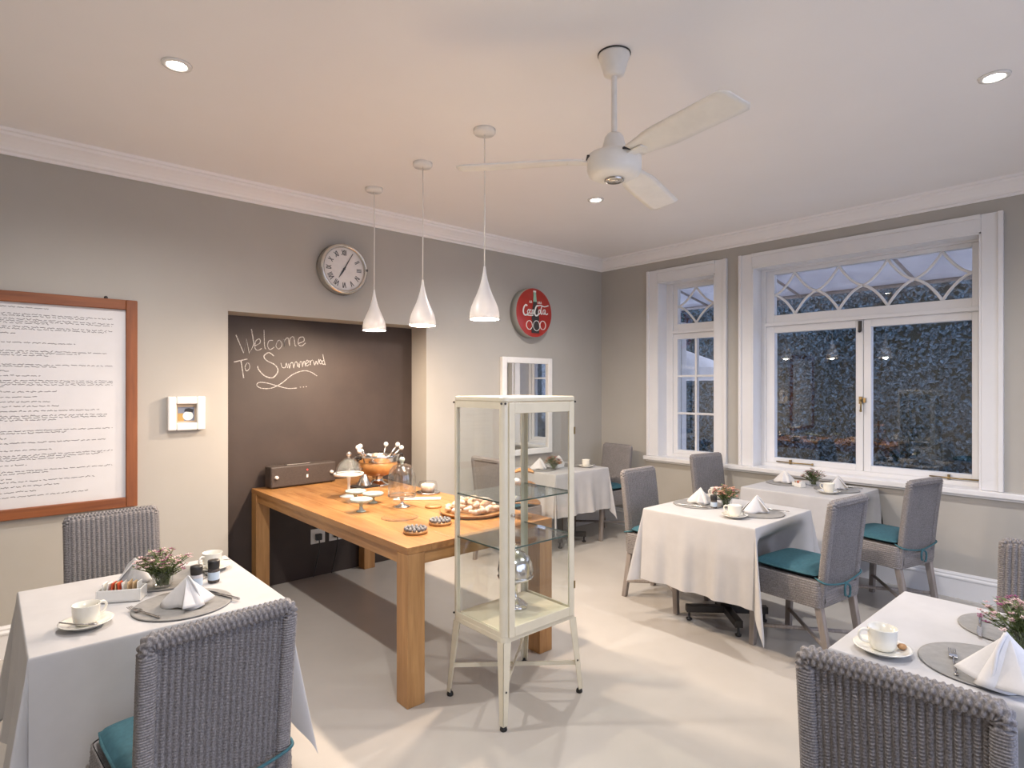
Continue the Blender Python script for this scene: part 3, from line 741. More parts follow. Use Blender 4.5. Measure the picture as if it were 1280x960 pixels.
# ------------------------------------------------------------------ dining tables and their cloths
def dining_table(x, y, hx, hy, lb):
    t = thing('dining_table', lb, 'table', (x, y, 0), group='cloth covered dining tables')
    MB().box(-hx+.004,hx-.004,-hy+.004,hy-.004,ZT-.030,ZT-.003).build('table_top','oak_dark',t,bevel=.004)
    MB().lathe([(.0001,.10),(.038,.10),(.038,ZT-.03)],20).build('column','blackmetal',t)
    MB().box(-.15,.15,-.15,.15,ZT-.045,ZT-.03).build('top_plate','blackmetal',t)
    for k in range(4):
        a = RD(45+90*k); d = .262
        f = MB().box(.0,d,-.024,.024,.055,.10).build('foot','blackmetal',t,rz=a,bevel=.004)
        MB().lathe([(.0001,0),(.018,0),(.020,.012),(.008,.016),(.008,.06)],14,c=(d-.02,0,0)).build('glide','black',f)
    return t
def cloth(x, y, hx, hy, drop, lb, seed, push={}, flat=(), tuck=()):
    rn = random.Random(seed); ph = [rn.uniform(0, 6.28) for _ in range(8)]; fq = [rn.uniform(2.6, 3.6)*pi for _ in range(4)]
    def axis(h):
        ov = [.004, .012, .026]+[.026+(drop-.026)*(k+1)/19 for k in range(19)]
        m = [-h, -h+.003, -h+.012]+[-h+.012+(2*h-.024)*k/24 for k in range(1, 24)]+[h-.012, h-.003, h]
        return [-h-q for q in reversed(ov)]+m+[h+q for q in ov]
    U, V = axis(hx), axis(hy)
    zt = ZT+.004
    def flare(o, side):
        f = .004*(1-exp(-o/.004))
        return f+(.0 if side in flat else .07)*o
    def P(u, v):
        ou, ov = max(0, abs(u)-hx), max(0, abs(v)-hy)
        sx, sy = (1 if u > 0 else -1), (1 if v > 0 else -1)
        cx, cy = max(-hx, min(hx, u)), max(-hy, min(hy, v))
        if ou == 0 and ov == 0:
            return (u, v, zt)
        if ov == 0 or ou == 0:
            o = ou or ov
            side = ('+x' if sx > 0 else '-x') if ou else ('+y' if sy > 0 else '-y')
            s = v if ou else u; h = hy if ou else hx
            si = {'+x':0,'-x':1,'+y':2,'-y':3}[side]
            edge = 1-(abs(s)/h)**4
            wv = (.020*sin(fq[si]*s/h+ph[si])+.010*sin(2.3*fq[si]*s/h+ph[si+4]))*(o/drop)**1.3*edge
            if side in flat: wv = -abs(wv)
            out = flare(o, side)+wv
            z = zt-o*(.995)
            if side in push:
                amt, cc, hwid = push[side]
                w = 1-smooth((abs(s-cc)-hwid-.03)/.12)
                out -= amt*w*smooth((zt-z-.034)/.15)
            return (u/abs(u)*(hx+out), v, z) if ou else (u, v/abs(v)*(hy+out), z)
        r = hypot(ou, ov); th = atan2(ov, ou); S = sin(2*th)
        g = flare(r, '') if not flat else .004+.03*r
        if (sx, sy) in tuck: r = max(ou, ov)+.10*min(ou, ov)
        q = g*(1-.0*S)+r*(.13*S**4-.05*S**2*(1-S**2)*4)
        dx, dy = cos(th), sin(th)
        z = zt-r*(.995-.035*S**2)
        fx = hx+q*dx; fy = hy+q*dy
        if ('+x' if sx > 0 else '-x') in flat: fx = hx+min(.004, q*dx)
        if ('+y' if sy > 0 else '-y') in flat: fy = hy+min(.004, q*dy)
        return (sx*fx, sy*fy, max(.012, z))
    vs = [P(u, v) for v in V for u in U]; nu = len(U)
    fs = []
    for j in range(len(V)-1):
        for i in range(nu-1): a = j*nu+i; fs.append((a, a+1, a+nu+1, a+nu))
    b = MB(); b.add(vs, fs, True); o = b.build('tablecloth','linen',loc=(x, y, 0))
    d = o.modifiers.new('sub','SUBSURF'); d.levels = 1; d.render_levels = 1
    return tag(o, lb, 'tablecloth', 'white tablecloths')
TA, TB, TCc, TD, TE = (.475,2.645), (3.645,1.980), (4.905,1.960), (2.328,.339), (4.262,4.090)
dining_table(*TA,.38,.38,'dining table hidden under the white cloth at the left')
dining_table(*TB,.38,.38,'dining table with black cross foot, middle right of the room')
dining_table(*TCc,.36,.38,'dining table pushed up to the wall below the big window')
dining_table(*TD,.38,.38,'dining table under the cloth at the bottom right corner')
dining_table(*TE,.375,.31,'dining table against the back wall under the mirror')
cloth(*TA,.38,.38,.44,'white cloth on the left foreground table, hanging to the floor',1, push={'+y':(.08,0,.2)})
cloth(*TB,.38,.38,.46,'white cloth on the middle right table with a long hanging corner',2, push={'-y':(.175,-.03,.20),'+y':(.185,.04,.2)}, tuck=((-1,1),))
cloth(*TCc,.36,.38,.44,'white cloth on the table beneath the big window',3, push={'-y':(.19,-.10,.2),'+y':(.05,0,.2)}, flat=('+x',))
cloth(*TD,.38,.38,.46,'white cloth on the table at the bottom right corner',4, push={'-x':(.09,.09,.2),'+x':(.15,-.05,.2)})
cloth(*TE,.375,.31,.40,'white cloth on the far table under the mirror',5, push={'+x':(.17,-.07,.2)}, flat=('+y',))

# ------------------------------------------------------------------ tableware builders
ZS = ZT+.0055        # upper face of a cloth
def placemat(x, y, r, lb, rz=0):
    o = MB().lathe([(.0001,0),(r*.97,0),(r,.002),(r*.985,.005),(r*.95,.0045),(.0001,.0045)],48).build('placemat','mat_grey',loc=(x,y,ZS),rz=rz)
    return tag(o, lb, 'placemat', 'round grey placemats')
def cup_and_saucer(x, y, rz, where, z=ZS, spoon=True):
    o = MB().lathe([(.0001,.001),(.045,.001),(.048,.005),(.070,.014),(.078,.019),(.0785,.021),(.070,.018),(.045,.010),(.030,.008),(.0001,.008)],36).build('saucer','china',loc=(x,y,z),rz=rz)
    tag(o, 'cream saucer ' + where, 'saucer', 'saucers')
    t = thing('coffee_cup', 'cream coffee cup ' + where, 'cup', (x,y,z+.0085), rz, 'coffee cups')
    MB().lathe([(.0001,.001),(.026,.001),(.030,.004),(.0365,.016),(.039,.035),(.040,.064),(.0412,.067),(.0395,.067),(.037,.035),(.033,.014),(.0001,.008)],36).build('bowl','china',t)
    MB().tube(spline([(.037,0,.056),(.056,0,.058),(.066,0,.044),(.058,0,.026),(.036,0,.019)],6), .0042, 8).build('handle','china',t)
    if spoon:
        b = MB(); b.tube([(-.060,-.050,.030),(-.052,.0,.026),(-.040,.060,.030)], .0022, 6); b.ball((-.061,-.058,.030), .013, sq=(.8,1.2,.3))
        o = b.build('teaspoon','steel',loc=(x,y,z),rz=rz+.5); tag(o, 'small steel teaspoon on the saucer ' + where, 'spoon', 'teaspoons')
def napkin(x, y, rz, where, s=1.0, z=ZS+.005):
    def outer(u, v):
        a = RD(-150)+RD(300)*u                     # opening at the back
        R = .072*(1+.16*cos(3*a+.4)); el = 1.1
        k = 1-v
        prof_ = k**1.15
        px = R*cos(a)*prof_*el; py = R*sin(a)*prof_*.78
        return (px*s+.020*s*v, py*s, (.105*v**.85+.004*cos(5*a)*k)*s+.003)
    def flap(u, v):
        a = RD(-48)+RD(96)*u
        k = 1-v*.92
        R = .088*(1-.22*cos(2*a))
        return ((R*cos(a)*k+.012)*s, R*sin(a)*k*1.05*s, (.088*v+.007+.012*abs(sin(a))*k)*s)
    t = thing('folded_napkin', 'white folded cloth napkin ' + where, 'napkin', (x,y,z), rz, 'folded napkins')
    MB().grid(outer, 40, 12).build('body','napkin',t,solid=.004)
    MB().grid(flap, 24, 10).build('front_fold','napkin',t,solid=.004)
    # crease running up the middle
    MB().tube(spline([(.084*s,0,.006*s),(.070*s,.004*s,.035*s),(.05*s,0,.075*s),(.022*s,0,.104*s)],5), .0042*s, 6).build('crease','napkin',t)
def fork(x, y, rz, where, z=ZS+.0055):
    b = MB()
    for k in range(4): b.tube([(-.0085+.0057*k,.040,.006),(-.0085+.0057*k,.066,.003),(-.0078+.0052*k,.088,.007)], .0014, 6)
    b.box(-.0105,.0105,.020,.042,.0045,.0075); b.tube([(0,.022,.006),(0,-.01,.004),(0,-.09,.003)], .0032, 8); b.ball((0,-.092,.004), .0065, sq=(.9,1.6,.5))
    tag(b.build('fork','steel',loc=(x,y,z),rz=rz,bevel=.001), 'steel fork ' + where, 'fork', 'forks')
def knife(x, y, rz, where, z=ZS+.0055):
    b = MB(); b.prism([(-.006,.0),(.007,.0),(.009,.06),(.004,.10),(-.005,.105)], .002, .0045, 'xy'); b.tube([(0,0,.004),(0,-.05,.0045),(0,-.10,.004)], .0048, 8)
    tag(b.build('table_knife','steel',loc=(x,y,z),rz=rz,bevel=.0008), 'steel knife ' + where, 'knife', 'table knives')
def vase(x, y, where, kind, seed, s=1.0, z=ZS):
    o = MB().lathe([(.0001,.002),(.030,.002),(.034,.006),(.036,.03),(.038,.070),(.0385,.072),(.0365,.070),(.034,.03),(.031,.009),(.0001,.008)],28).build('glass_vase','glass',loc=(x,y,z))
    tag(o, 'short clear glass vase holding flowers ' + where, 'vase', 'flower vases')
    t = thing('flower_bunch', 'small bunch of %s flowers with green sprigs %s' % (kind, where), 'flowers', (x,y,z), group='flower bunches')
    rn = random.Random(seed); g = MB(); fl = MB(); fd = MB()
    for i in range(64):
        a = rn.uniform(0, 2*pi); sp = rn.uniform(.05, 1)**.6; R = .098*s*sp; H = (.070+.085*(1-sp*.62)+rn.uniform(-.022,.022))*s*.93
        p0 = (rn.uniform(-.018,.018), rn.uniform(-.018,.018), .012); p1 = (R*cos(a), R*sin(a), H)
        mid = ((p0[0]+p1[0])*.38, (p0[1]+p1[1])*.38, H*.62)
        pts = spline([p0, mid, p1], 4); g.tube(pts, .0013, 4)
        for k in range(12):                    # needle leaves along the upper stem
            q = pts[rn.randint(3, len(pts)-1)]; b_ = rn.uniform(0, 6.28); l = rn.uniform(.014, .028)
            e = (q[0]+l*cos(b_), q[1]+l*sin(b_), q[2]+rn.uniform(-.002,.014))
            n_ = (-sin(b_)*.0034, cos(b_)*.0034, 0); m_ = [(q[j]+e[j])/2 for j in range(3)]
            g.add([q, (m_[0]+n_[0], m_[1]+n_[1], m_[2]), e, (m_[0]-n_[0], m_[1]-n_[1], m_[2]+.001)], [(0,1,2,3)], False)
        tgt = fd if rn.random() < .16 else fl
        for k in range(2):
            c = (p1[0]+rn.uniform(-.009,.009), p1[1]+rn.uniform(-.009,.009), p1[2]+rn.uniform(-.006,.008))
            for m_ in range(5):
                b_ = 2*pi*m_/5+k; w = .0075*s
                tgt.add([c, (c[0]+w*cos(b_-.5), c[1]+w*sin(b_-.5), c[2]+.002), (c[0]+w*1.25*cos(b_), c[1]+w*1.25*sin(b_), c[2]+.0045), (c[0]+w*cos(b_+.5), c[1]+w*sin(b_+.5), c[2]+.002)], [(0,1,2,3)], False)
            tgt.ball((c[0], c[1], c[2]+.002), .0022, 5, 3)
    g.build('sprigs','leaf',t); fl.build('blossoms', 'blossom_coral' if kind == 'coral' else 'blossom', t); fd.build('dark_blossoms','blossom_dark',t)
def grinder(x, y, lb, fill, s=1.0, z=ZS):
    t = thing('spice_grinder', lb, 'grinder', (x,y,z), .4, 'salt and pepper grinders')
    MB().lathe([(.0001,.001),(.0215,.001),(.022,.004),(.022,.052),(.019,.058),(.0001,.058)],20).build('jar',fill,t)
    MB().lathe([(.0225,.012),(.0228,.014),(.0228,.042),(.0225,.044)],20).build('label_band','label_blue',t)
    MB().lathe([(.0001,.057),(.021,.057),(.022,.060),(.0235,.084),(.022,.090),(.0001,.091)],20,rmod=lambda a,z_: 1+.025*cos(14*a)).build('cap','black',t)
    if s != 1: t.scale = (s,s,s)
def sugar_dish(x, y, rz, lb, s=1.0, z=ZS):
    t = thing('sugar_dish', lb, 'dish', (x,y,z), rz, 'sugar sachet dishes')
    w, d, h = .075*s, .034*s, .046*s
    b = MB(); b.box(-w,w,-d,d,0,.005); b.box(-w,-w+.005,-d,d,.004,h); b.box(w-.005,w,-d,d,.004,h); b.box(-w+.004,w-.004,-d,-d+.005,.004,h); b.box(-w+.004,w-.004,d-.005,d,.004,h)
    b.build('tray','dish',t,bevel=.003)
    rn = random.Random(int(x*100))
    for k in range(9):
        xx = -w*.78+2*w*.78*k/8; mt = ['signwhite','signwhite','sachet_red','sachet_tan','sachet_red','signwhite','sachet_tan','sachet_tan','signwhite'][k]
        l = rn.uniform(-.015,.015)
        q = MB().add([(xx-.003,-d*.62,.006),(xx+.001,-d*.62,.006),(xx+.001,d*.55,.006),(xx-.003,d*.55,.006),(xx-.003+l,-d*.7,h+.022*s),(xx+.001+l,-d*.7,h+.022*s),(xx+.001+l,d*.6,h+(.012+.014*rn.random())*s),(xx-.003+l,d*.6,h+.02*s)],
            [(0,3,2,1),(4,5,6,7),(0,1,5,4),(1,2,6,5),(2,3,7,6),(3,0,4,7)], False).build('sachet',mt,t)
# left foreground table
placemat(.545,2.44,.165,'grey placemat in front of the foreground chair on the left table')
placemat(.560,2.815,.165,'grey placemat behind the flowers on the left table')
napkin(.545,2.425,RD(-62),'standing on the front placemat of the left table',1.0)
napkin(.475,2.850,RD(150),'behind the flowers on the left table',.85)
fork(.415,2.425,RD(20),'on the front placemat of the left table'); knife(.675,2.43,RD(20),'on the front placemat of the left table')
fork(.70,2.77,RD(190),'on the back placemat of the left table')
cup_and_saucer(.252,2.436,RD(25),'at the front left corner of the left table')
cup_and_saucer(.745,2.825,RD(205),'at the back right corner of the left table')
sugar_dish(.385,2.655,RD(-28),'white dish of red and tan sugar sachets on the left table')
vase(.530,2.700,'on the left table','pink',11)
grinder(.628,2.600,'black capped salt grinder, left one of the pair on the left table','salt'); grinder(.702,2.640,'black capped pepper grinder, right one of the pair on the left table','pepper')
# middle right table
placemat(3.665,1.785,.165,'grey placemat nearest the chair with the bow, middle right table')
placemat(3.640,2.185,.165,'grey placemat on the far left side of the middle right table')
napkin(3.655,1.800,RD(-50),'on the near placemat of the middle right table'); napkin(3.665,2.195,RD(-110),'on the far placemat of the middle right table')
cup_and_saucer(3.440,1.815,RD(100),'at the front of the middle right table'); cup_and_saucer(3.93,2.215,RD(160),'at the back of the middle right table')
fork(3.80,1.745,RD(10),'beside the napkin on the middle right table'); knife(3.53,2.155,RD(10),'on the far placemat of the middle right table')
vase(3.700,2.010,'on the middle right table','coral',12,.95)
grinder(3.600,2.045,'dark pepper grinder beside the coral flowers','pepper',.95)
# window table
placemat(4.960,1.775,.160,'grey placemat nearest the chair on the window table'); placemat(4.980,2.175,.155,'grey placemat on the far side of the window table')
napkin(4.965,1.785,RD(-50),'on the near placemat of the window table',.95); napkin(4.985,2.200,RD(-120),'on the far placemat of the window table')
cup_and_saucer(4.748,1.755,RD(80),'at the front of the window table')
vase(5.010,1.965,'on the window table','plum',13,.9)
sugar_dish(4.880,2.03,RD(60),'small white dish of sachets on the window table',.7)
knife(5.10,1.74,RD(5),'on the near placemat of the window table')
# bottom right table
placemat(2.140,.370,.160,'grey placemat in front of the nearest chair at right'); placemat(2.525,.360,.150,'grey placemat at the far side of the bottom right table')
napkin(2.075,.300,RD(160),'standing on the placemat of the bottom right table',1.3)
fork(2.100,.435,RD(-75),'on the placemat of the bottom right table'); knife(2.47,.44,RD(100),'on the far placemat of the bottom right table')
cup_and_saucer(2.032,.598,RD(130),'at the corner of the bottom right table',spoon=False)
tag(MB().ball((0,0,.012),.016,10,6,(1.1,.8,.45)).build('biscuit','oak_dark',loc=(2.062,.555,ZS+.010)),'small brown biscuit on the saucer at the bottom right','biscuit')
vase(2.345,.318,'at the right edge of the picture','purple',14,1.05)
# far table
placemat(4.02,4.11,.15,'grey placemat at the left end of the far table'); placemat(4.48,4.11,.13,'grey placemat at the corner end of the far table')
napkin(4.00,4.13,RD(-60),'on the far table under the mirror'); cup_and_saucer(4.475,3.93,RD(60),'on the far table near the corner chair')
vase(4.105,4.020,'on the far table','coral',15,.85); sugar_dish(4.26,4.10,RD(10),'small white dish of red sachets on the far table',.8)
napkin(4.36,4.22,RD(-60),'at the back of the far table',.9)

# ------------------------------------------------------------------ oak serving table
TX0, TX1, TY0, TY1, TZ = 1.500, 2.480, 2.440, 4.650, .770
ot = thing('oak_table', 'long solid oak serving table running into the chalkboard recess', 'table', ((TX0+TX1)/2, (TY0+TY1)/2, 0))
hx, hy = (TX1-TX0)/2, (TY1-TY0)/2
npl = 7
for k in range(npl):           # top glued up from wide staves
    w = 2*hx/npl
    MB().box(-hx+w*k+.0004, -hx+w*(k+1)-.0004, -hy, hy, TZ-.034, TZ).build('top_stave','oak_y',ot,bevel=.0015)
for sx in (-1, 1):
    for sy in (-1, 1):
        MB().box(*sorted((sx*hx, sx*(hx-.100))), *sorted((sy*hy, sy*(hy-.100))), 0, TZ-.0345).build('leg','oak_z',ot,bevel=.004)
    MB().box(*sorted((sx*(hx-.012), sx*(hx-.04))), -hy+.1, hy-.1, TZ-.095, TZ-.0345).build('apron','oak_y',ot,bevel=.003)
    MB().box(-hx+.1, hx-.1, *sorted((sx*(hy-.012), sx*(hy-.04))), TZ-.095, TZ-.0345).build('apron','oak_x',ot,bevel=.003)
# speaker
sp = thing('radio_speaker','dark brown bar speaker with two pale knobs on the oak table','speaker',(1.850,4.57,TZ), RD(4))
MB().box(-.265,.265,-.055,.055,.006,.165).build('case','speaker',sp,bevel=.008)
MB().box(-.258,.258,-.058,-.054,.014,.157).build('grille','speaker',sp,bevel=.002)
for x in (-.225,.225): MB().lathe([(.0001,.075),(.012,.075),(.013,.058)],16,c=(x,0,.085),axis='y').build('knob','dish',sp)
MB().lathe([(.0001,.060),(.006,.060),(.006,.057)],10,c=(.02,0,.122),axis='y').build('indicator','led',sp)
MB().box(.013,.027,-.060,-.057,.062,.086).build('display_mark','dish',sp)
MB().box(-.13,.06,-.03,.03,.165,.172).build('top_dock','chrome',sp,bevel=.002)
for x in (-.22,.22): MB().box(x-.02,x+.02,-.04,.04,0,.006).build('foot','rubber',sp)
# glass cake dome on a pedestal
def glass_dome(x, y, lb, rp, hp, rd, hd, foot='silver', bell=False):
    t = thing('cake_dome', lb, 'cake stand', (x,y,TZ), group='glass cake domes')
    MB().lathe([(.0001,.001),(rp*.62,.001),(rp*.60,.006),(rp*.22,.016),(.010,.03),(.009,hp*.6),(.016,hp-.014),(.03,hp-.008)],28).build('stem',foot,t)
    MB().lathe([(.0001,hp-.008),(rp,hp-.006),(rp*1.03,hp+.008),(rp*1.01,hp+.010),(rp*.96,hp),(.0001,hp)],40).build('plate','dome_glass' if bell else 'dish',t)
    if bell: pr = [(rd,0),(rd,hd*.55),(rd*.97,hd*.68),(rd*.86,hd*.82),(rd*.62,hd*.94),(rd*.3,hd*.99),(.012,hd)]
    else: pr = [(rd*cos(a), hd*sin(a)) for a in [pi/2*k/10 for k in range(10)]]+[(.010,hd)]
    d = MB().lathe([(r, hp+.002+z) for r, z in pr], 40, rmod=(None if bell else (lambda a, z: 1+.022*cos(14*a)))).lathe([(r*.965, hp+.003+z*.975) for r, z in pr], 40).build('dome','dome_glass',t)
    MB().lathe([(.010,hp+hd),(.008,hp+hd+.010),(.016,hp+hd+.018),(.019,hp+hd+.030),(.012,hp+hd+.042),(.0001,hp+hd+.045)],16).build('knob','silver' if not bell else 'mint',d)
    MB().tube([(rd*cos(2*pi*k/40), rd*sin(2*pi*k/40), hp+.004) for k in range(40)], .003, 6, closed=True).build('rim','silver',d)
glass_dome(1.900,3.86,'ribbed glass cake dome on a tall thin pedestal beside the speaker',.100,.155,.088,.115,'dish')
glass_dome(1.990,3.30,'tall glass bell jar on a low pedestal at the middle of the oak table',.085,.070,.088,.205,'silver',True)
# small pale cupcake stands
for (x, y, h, lb) in ((1.850,3.66,.060,'pale mint cupcake stand standing furthest left of the three'),(1.915,3.54,.052,'pale mint cupcake stand half hidden between the two others'),(1.725,3.34,.066,'pale mint cupcake stand nearest the table edge')):
    t = thing('cupcake_stand', lb, 'cake stand', (x,y,TZ), group='pale mint cupcake stands')
    MB().lathe([(.0001,.001),(.030,.001),(.028,.006),(.012,.016),(.010,h*.6),(.020,h-.006)],20).build('foot','mint',t)
    MB().lathe([(.0001,h-.008),(.05,h-.006),(.064,h-.002),(.068,h+.010),(.066,h+.016),(.060,h+.012),(.03,h+.014),(.0001,h+.015)],32,rmod=lambda a,z_: 1+.035*cos(10*a)).build('plate','mint',t)
# wooden bowl on silver foot with white tipped servers
bw = thing('serving_bowl','burl wood bowl with silver rim and foot at the back of the oak table','bowl',(2.275,4.13,TZ))
MB().lathe([(.0001,.001),(.080,.001),(.084,.010),(.070,.020),(.045,.035),(.036,.055),(.045,.078),(.060,.084)],28,rmod=lambda a,z_: 1+.04*cos(12*a)).build('foot','silver',bw)
MB().lathe([(.0001,.078),(.060,.080),(.110,.100),(.142,.135),(.150,.165),(.146,.190),(.138,.195),(.135,.165),(.10,.12),(.0001,.10)],36).build('bowl','wood_bowl',bw)
MB().lathe([(.146,.188),(.156,.195),(.158,.225),(.166,.242),(.160,.246),(.150,.226),(.146,.198)],36,rmod=lambda a,z_: 1+.018*cos(18*a)).build('rim','silver',bw)
for sx in (-1, 1): MB().tube(spline([(sx*.145,-.02,.215),(sx*.20,-.02,.235),(sx*.215,-.02,.18),(sx*.185,-.02,.135),(sx*.14,-.02,.145)],6), .008, 8).build('handle','black',bw)
rn = random.Random(5)
for k in range(14):
    a = rn.uniform(0,6.28); q = rn.uniform(.02,.11)
    o = MB().ball((0,0,0),.033,12,8,(1,1,.85)).build('bread_roll','pastry_light' if k % 3 else 'pastry',loc=(2.275+q*cos(a),4.13+q*sin(a),TZ+.155+.02*(k // 6)+(.11-q)*.45))
    tag(o,'small pale roll heaped in the burl wood bowl','bread roll','rolls heaped in the wooden bowl')
for i, (dx, dy, tx, ty) in enumerate(((-.10,.02,-.175,-.02),(-.06,.05,-.115,.06),(.07,.05,.11,.07),(.09,.02,.165,-.01),(-.09,-.01,-.180,-.055),(.10,-.0,.178,-.045))):
    zt = .305-.022*(i > 3)
    t = thing('serving_pick', 'white tipped serving pick in the wooden bowl, ' + ('leaning far left','second from left','second from right','leaning far right','lower left','lower right')[i], 'serving pick', (2.275+dx,4.13+dy,TZ+.17), group='white tipped picks in the wooden bowl')
    MB().tube([(0,0,.03),((tx-dx),(ty-dy),zt-.17)], .007, 8).build('stick','silver',t)
    MB().ball(((tx-dx)*1.05,(ty-dy)*1.05,zt-.166), .019).build('tip','dish',t)
# black tray with silver cone on a wooden block
tag(MB().box(-.09,.09,-.06,.06,0,.03).build('wooden_block','oak_dark',loc=(2.085,3.985,TZ),bevel=.004),'low wooden block under the black tray on the oak table','block')
tr = tag(MB().box(-.095,.095,-.065,.065,0,.012).build('black_tray','black',loc=(2.088,3.988,TZ+.0305),bevel=.003),'thin black tray on the wooden block behind the glass domes','tray')
tag(MB().lathe([(.0001,.001),(.058,.001),(.056,.006),(.018,.075),(.012,.08),(.0001,.081)],24).build('silver_cone','silver',loc=(2.088,3.990,TZ+.043)),'silver cone shaped lid on the black tray','lid')
# white platter, cake under glass, coaster, plates
tag(MB().box(-.16,.16,-.035,.035,0,.010).build('white_platter','dish',loc=(2.20,3.45,TZ),rz=RD(-38),bevel=.004),'long narrow white platter lying on the oak table','platter')
cg = thing('cake_jar','glass covered sponge cake on a low stand at the far edge of the oak table','cake',(2.385,3.60,TZ))
MB().lathe([(.0001,.001),(.085,.001),(.088,.008),(.082,.012),(.0001,.012)],32,rmod=lambda a,z_: 1+.03*cos(14*a)).build('base','silver',cg)
MB().lathe([(.0001,.013),(.048,.013),(.050,.060),(.046,.066),(.0001,.067)],28).build('cake','pastry_light',cg)
MB().lathe([(.066,.012),(.066,.065),(.058,.085),(.0001,.09)],32).build('cover','glass',cg)
tag(MB().lathe([(.0001,0),(.052,0),(.054,.004),(.052,.012),(.0001,.012)],28).build('wooden_coaster','oak_x',loc=(2.135,3.16,TZ)),'small plain wooden coaster beside the white platter','coaster')
tag(MB().lathe([(.0001,.002),(.05,.002),(.055,.004),(.100,.012),(.104,.014)],40).tube([(.104*cos(2*pi*k/40), .104*sin(2*pi*k/40), .014) for k in range(40)], .0025, 6, closed=True).build('glass_plate','clear',loc=(1.785,2.985,TZ)),'clear glass plate lying flat on the oak table','plate')
for i, (x, y) in enumerate(((1.690,2.668),(1.900,2.745))):
    t = thing('beaded_trivet','round wooden trivet ringed with grey pebbles, ' + ('nearest the table corner','closer to the glass cabinet')[i],'trivet',(x,y,TZ),group='pebble trivets')
    MB().lathe([(.0001,0),(.060,0),(.064,.006),(.062,.016),(.0001,.017)],32).build('base','oak_x',t)
    for k in range(14): MB().ball((.052*cos(2*pi*k/14),.052*sin(2*pi*k/14),.024),.0105,8,5).build('pebble','bead',t)
    for k in range(8): MB().ball((.031*cos(2*pi*k/8),.031*sin(2*pi*k/8),.024),.010,8,5).build('pebble','bead',t)
    for k in range(4): MB().ball((.012*cos(2*pi*k/4),.012*sin(2*pi*k/4),.024),.009,8,5).build('pebble','bead',t)
pb = (2.215,2.855)
tag(MB().lathe([(.0001,0),(.175,0),(.192,.008),(.200,.020),(.194,.024),(.178,.016),(.0001,.013)],48).build('pastry_board','oak_x',loc=(*pb,TZ)),'round wooden board heaped with pastries on the oak table','board')
rn = random.Random(9); k = 0
for ring_r, cnt, zz in ((.135,11,.034),(.075,7,.040),(.10,6,.066),(.03,3,.070),(.0,1,.088)):
    for j in range(cnt):
        a = 2*pi*j/max(1,cnt)+rn.uniform(-.2,.2); b = MB()
        # small crescent pastry
        pts = [(.034*cos(q), .030*sin(q)-.012, 0) for q in [pi*m/8 for m in range(9)]]
        b.tube(pts, .016, 8, rfn=lambda i, kk, g: .004+.0125*sin(pi*(i+.4)/8.8)+.0022*(i % 2))
        o = b.build('pastry','pastry' if (k*7) % 3 else 'pastry_light',loc=(pb[0]+ring_r*cos(a),pb[1]+ring_r*sin(a),TZ+zz+.004),rz=rn.uniform(0,6.28))
        o.rotation_euler = (rn.uniform(-.25,.25), rn.uniform(-.25,.25), rn.uniform(0,6.28))
        tag(o,'sugared crescent pastry in the pile on the round board','pastry','pastries piled on the board'); k += 1
# tiered wooden server seen through the cabinet
ts = thing('tiered_server','three tier wavy wooden server behind the glass cabinet','server',(2.378,2.575,TZ))
MB().lathe([(.0001,0),(.05,0),(.05,.008),(.010,.014),(.008,.33),(.014,.345),(.0001,.35)],16).build('post','oak_z',ts)
for (z, r) in ((.09,.10),(.19,.08),(.27,.062)):
    o = MB().grid(lambda u, v, r=r, z=z: ((.008+(r-.008)*v)*cos(2*pi*u), (.008+(r-.008)*v)*sin(2*pi*u), z+.010*v*sin(4*pi*u)), 40, 6).build('tier','oak_x',ts,solid=.008)
for (z, q) in ((.09,.06),(.19,.05)):
    tag(MB().ball((0,0,.0),.026,12,8,(1.2,1,.8)).build('meringue','napkin',loc=(2.378-q,2.575,TZ+z+.024)),'white meringue on the %s tier of the wooden server' % ('lower' if z < .1 else 'middle'),'meringue','meringues on the wooden server')

# ------------------------------------------------------------------ cream metal glass cabinet
cabx, caby = 1.985, 2.213
kb = thing('display_cabinet','cream metal display cabinet with glass sides on splayed legs','cabinet',(cabx,caby,0))
hx, hy, z0, z1 = .243, .193, .375, 1.492
b = MB(); cr = .028
def rrect(hx, hy, cr, n=5):
    out = []
    for (cx, cy, a0) in ((hx-cr,hy-cr,0),(-hx+cr,hy-cr,pi/2),(-hx+cr,-hy+cr,pi),(hx-cr,-hy+cr,1.5*pi)):
        out += [(cx+cr*cos(a0+pi/2*k/n), cy+cr*sin(a0+pi/2*k/n)) for k in range(n+1)]
    return out
MB().prism(rrect(hx,hy,cr), z1-.024, z1, 'xy').build('top','cream',kb,bevel=.006)
MB().prism(rrect(hx,hy,cr), z0, z0+.030, 'xy').build('bottom','cream',kb,bevel=.005)
MB().prism(rrect(hx-.02,hy-.02,cr), z0+.030, z0+.046, 'xy').build('floor_tray','cream',kb,bevel=.004)
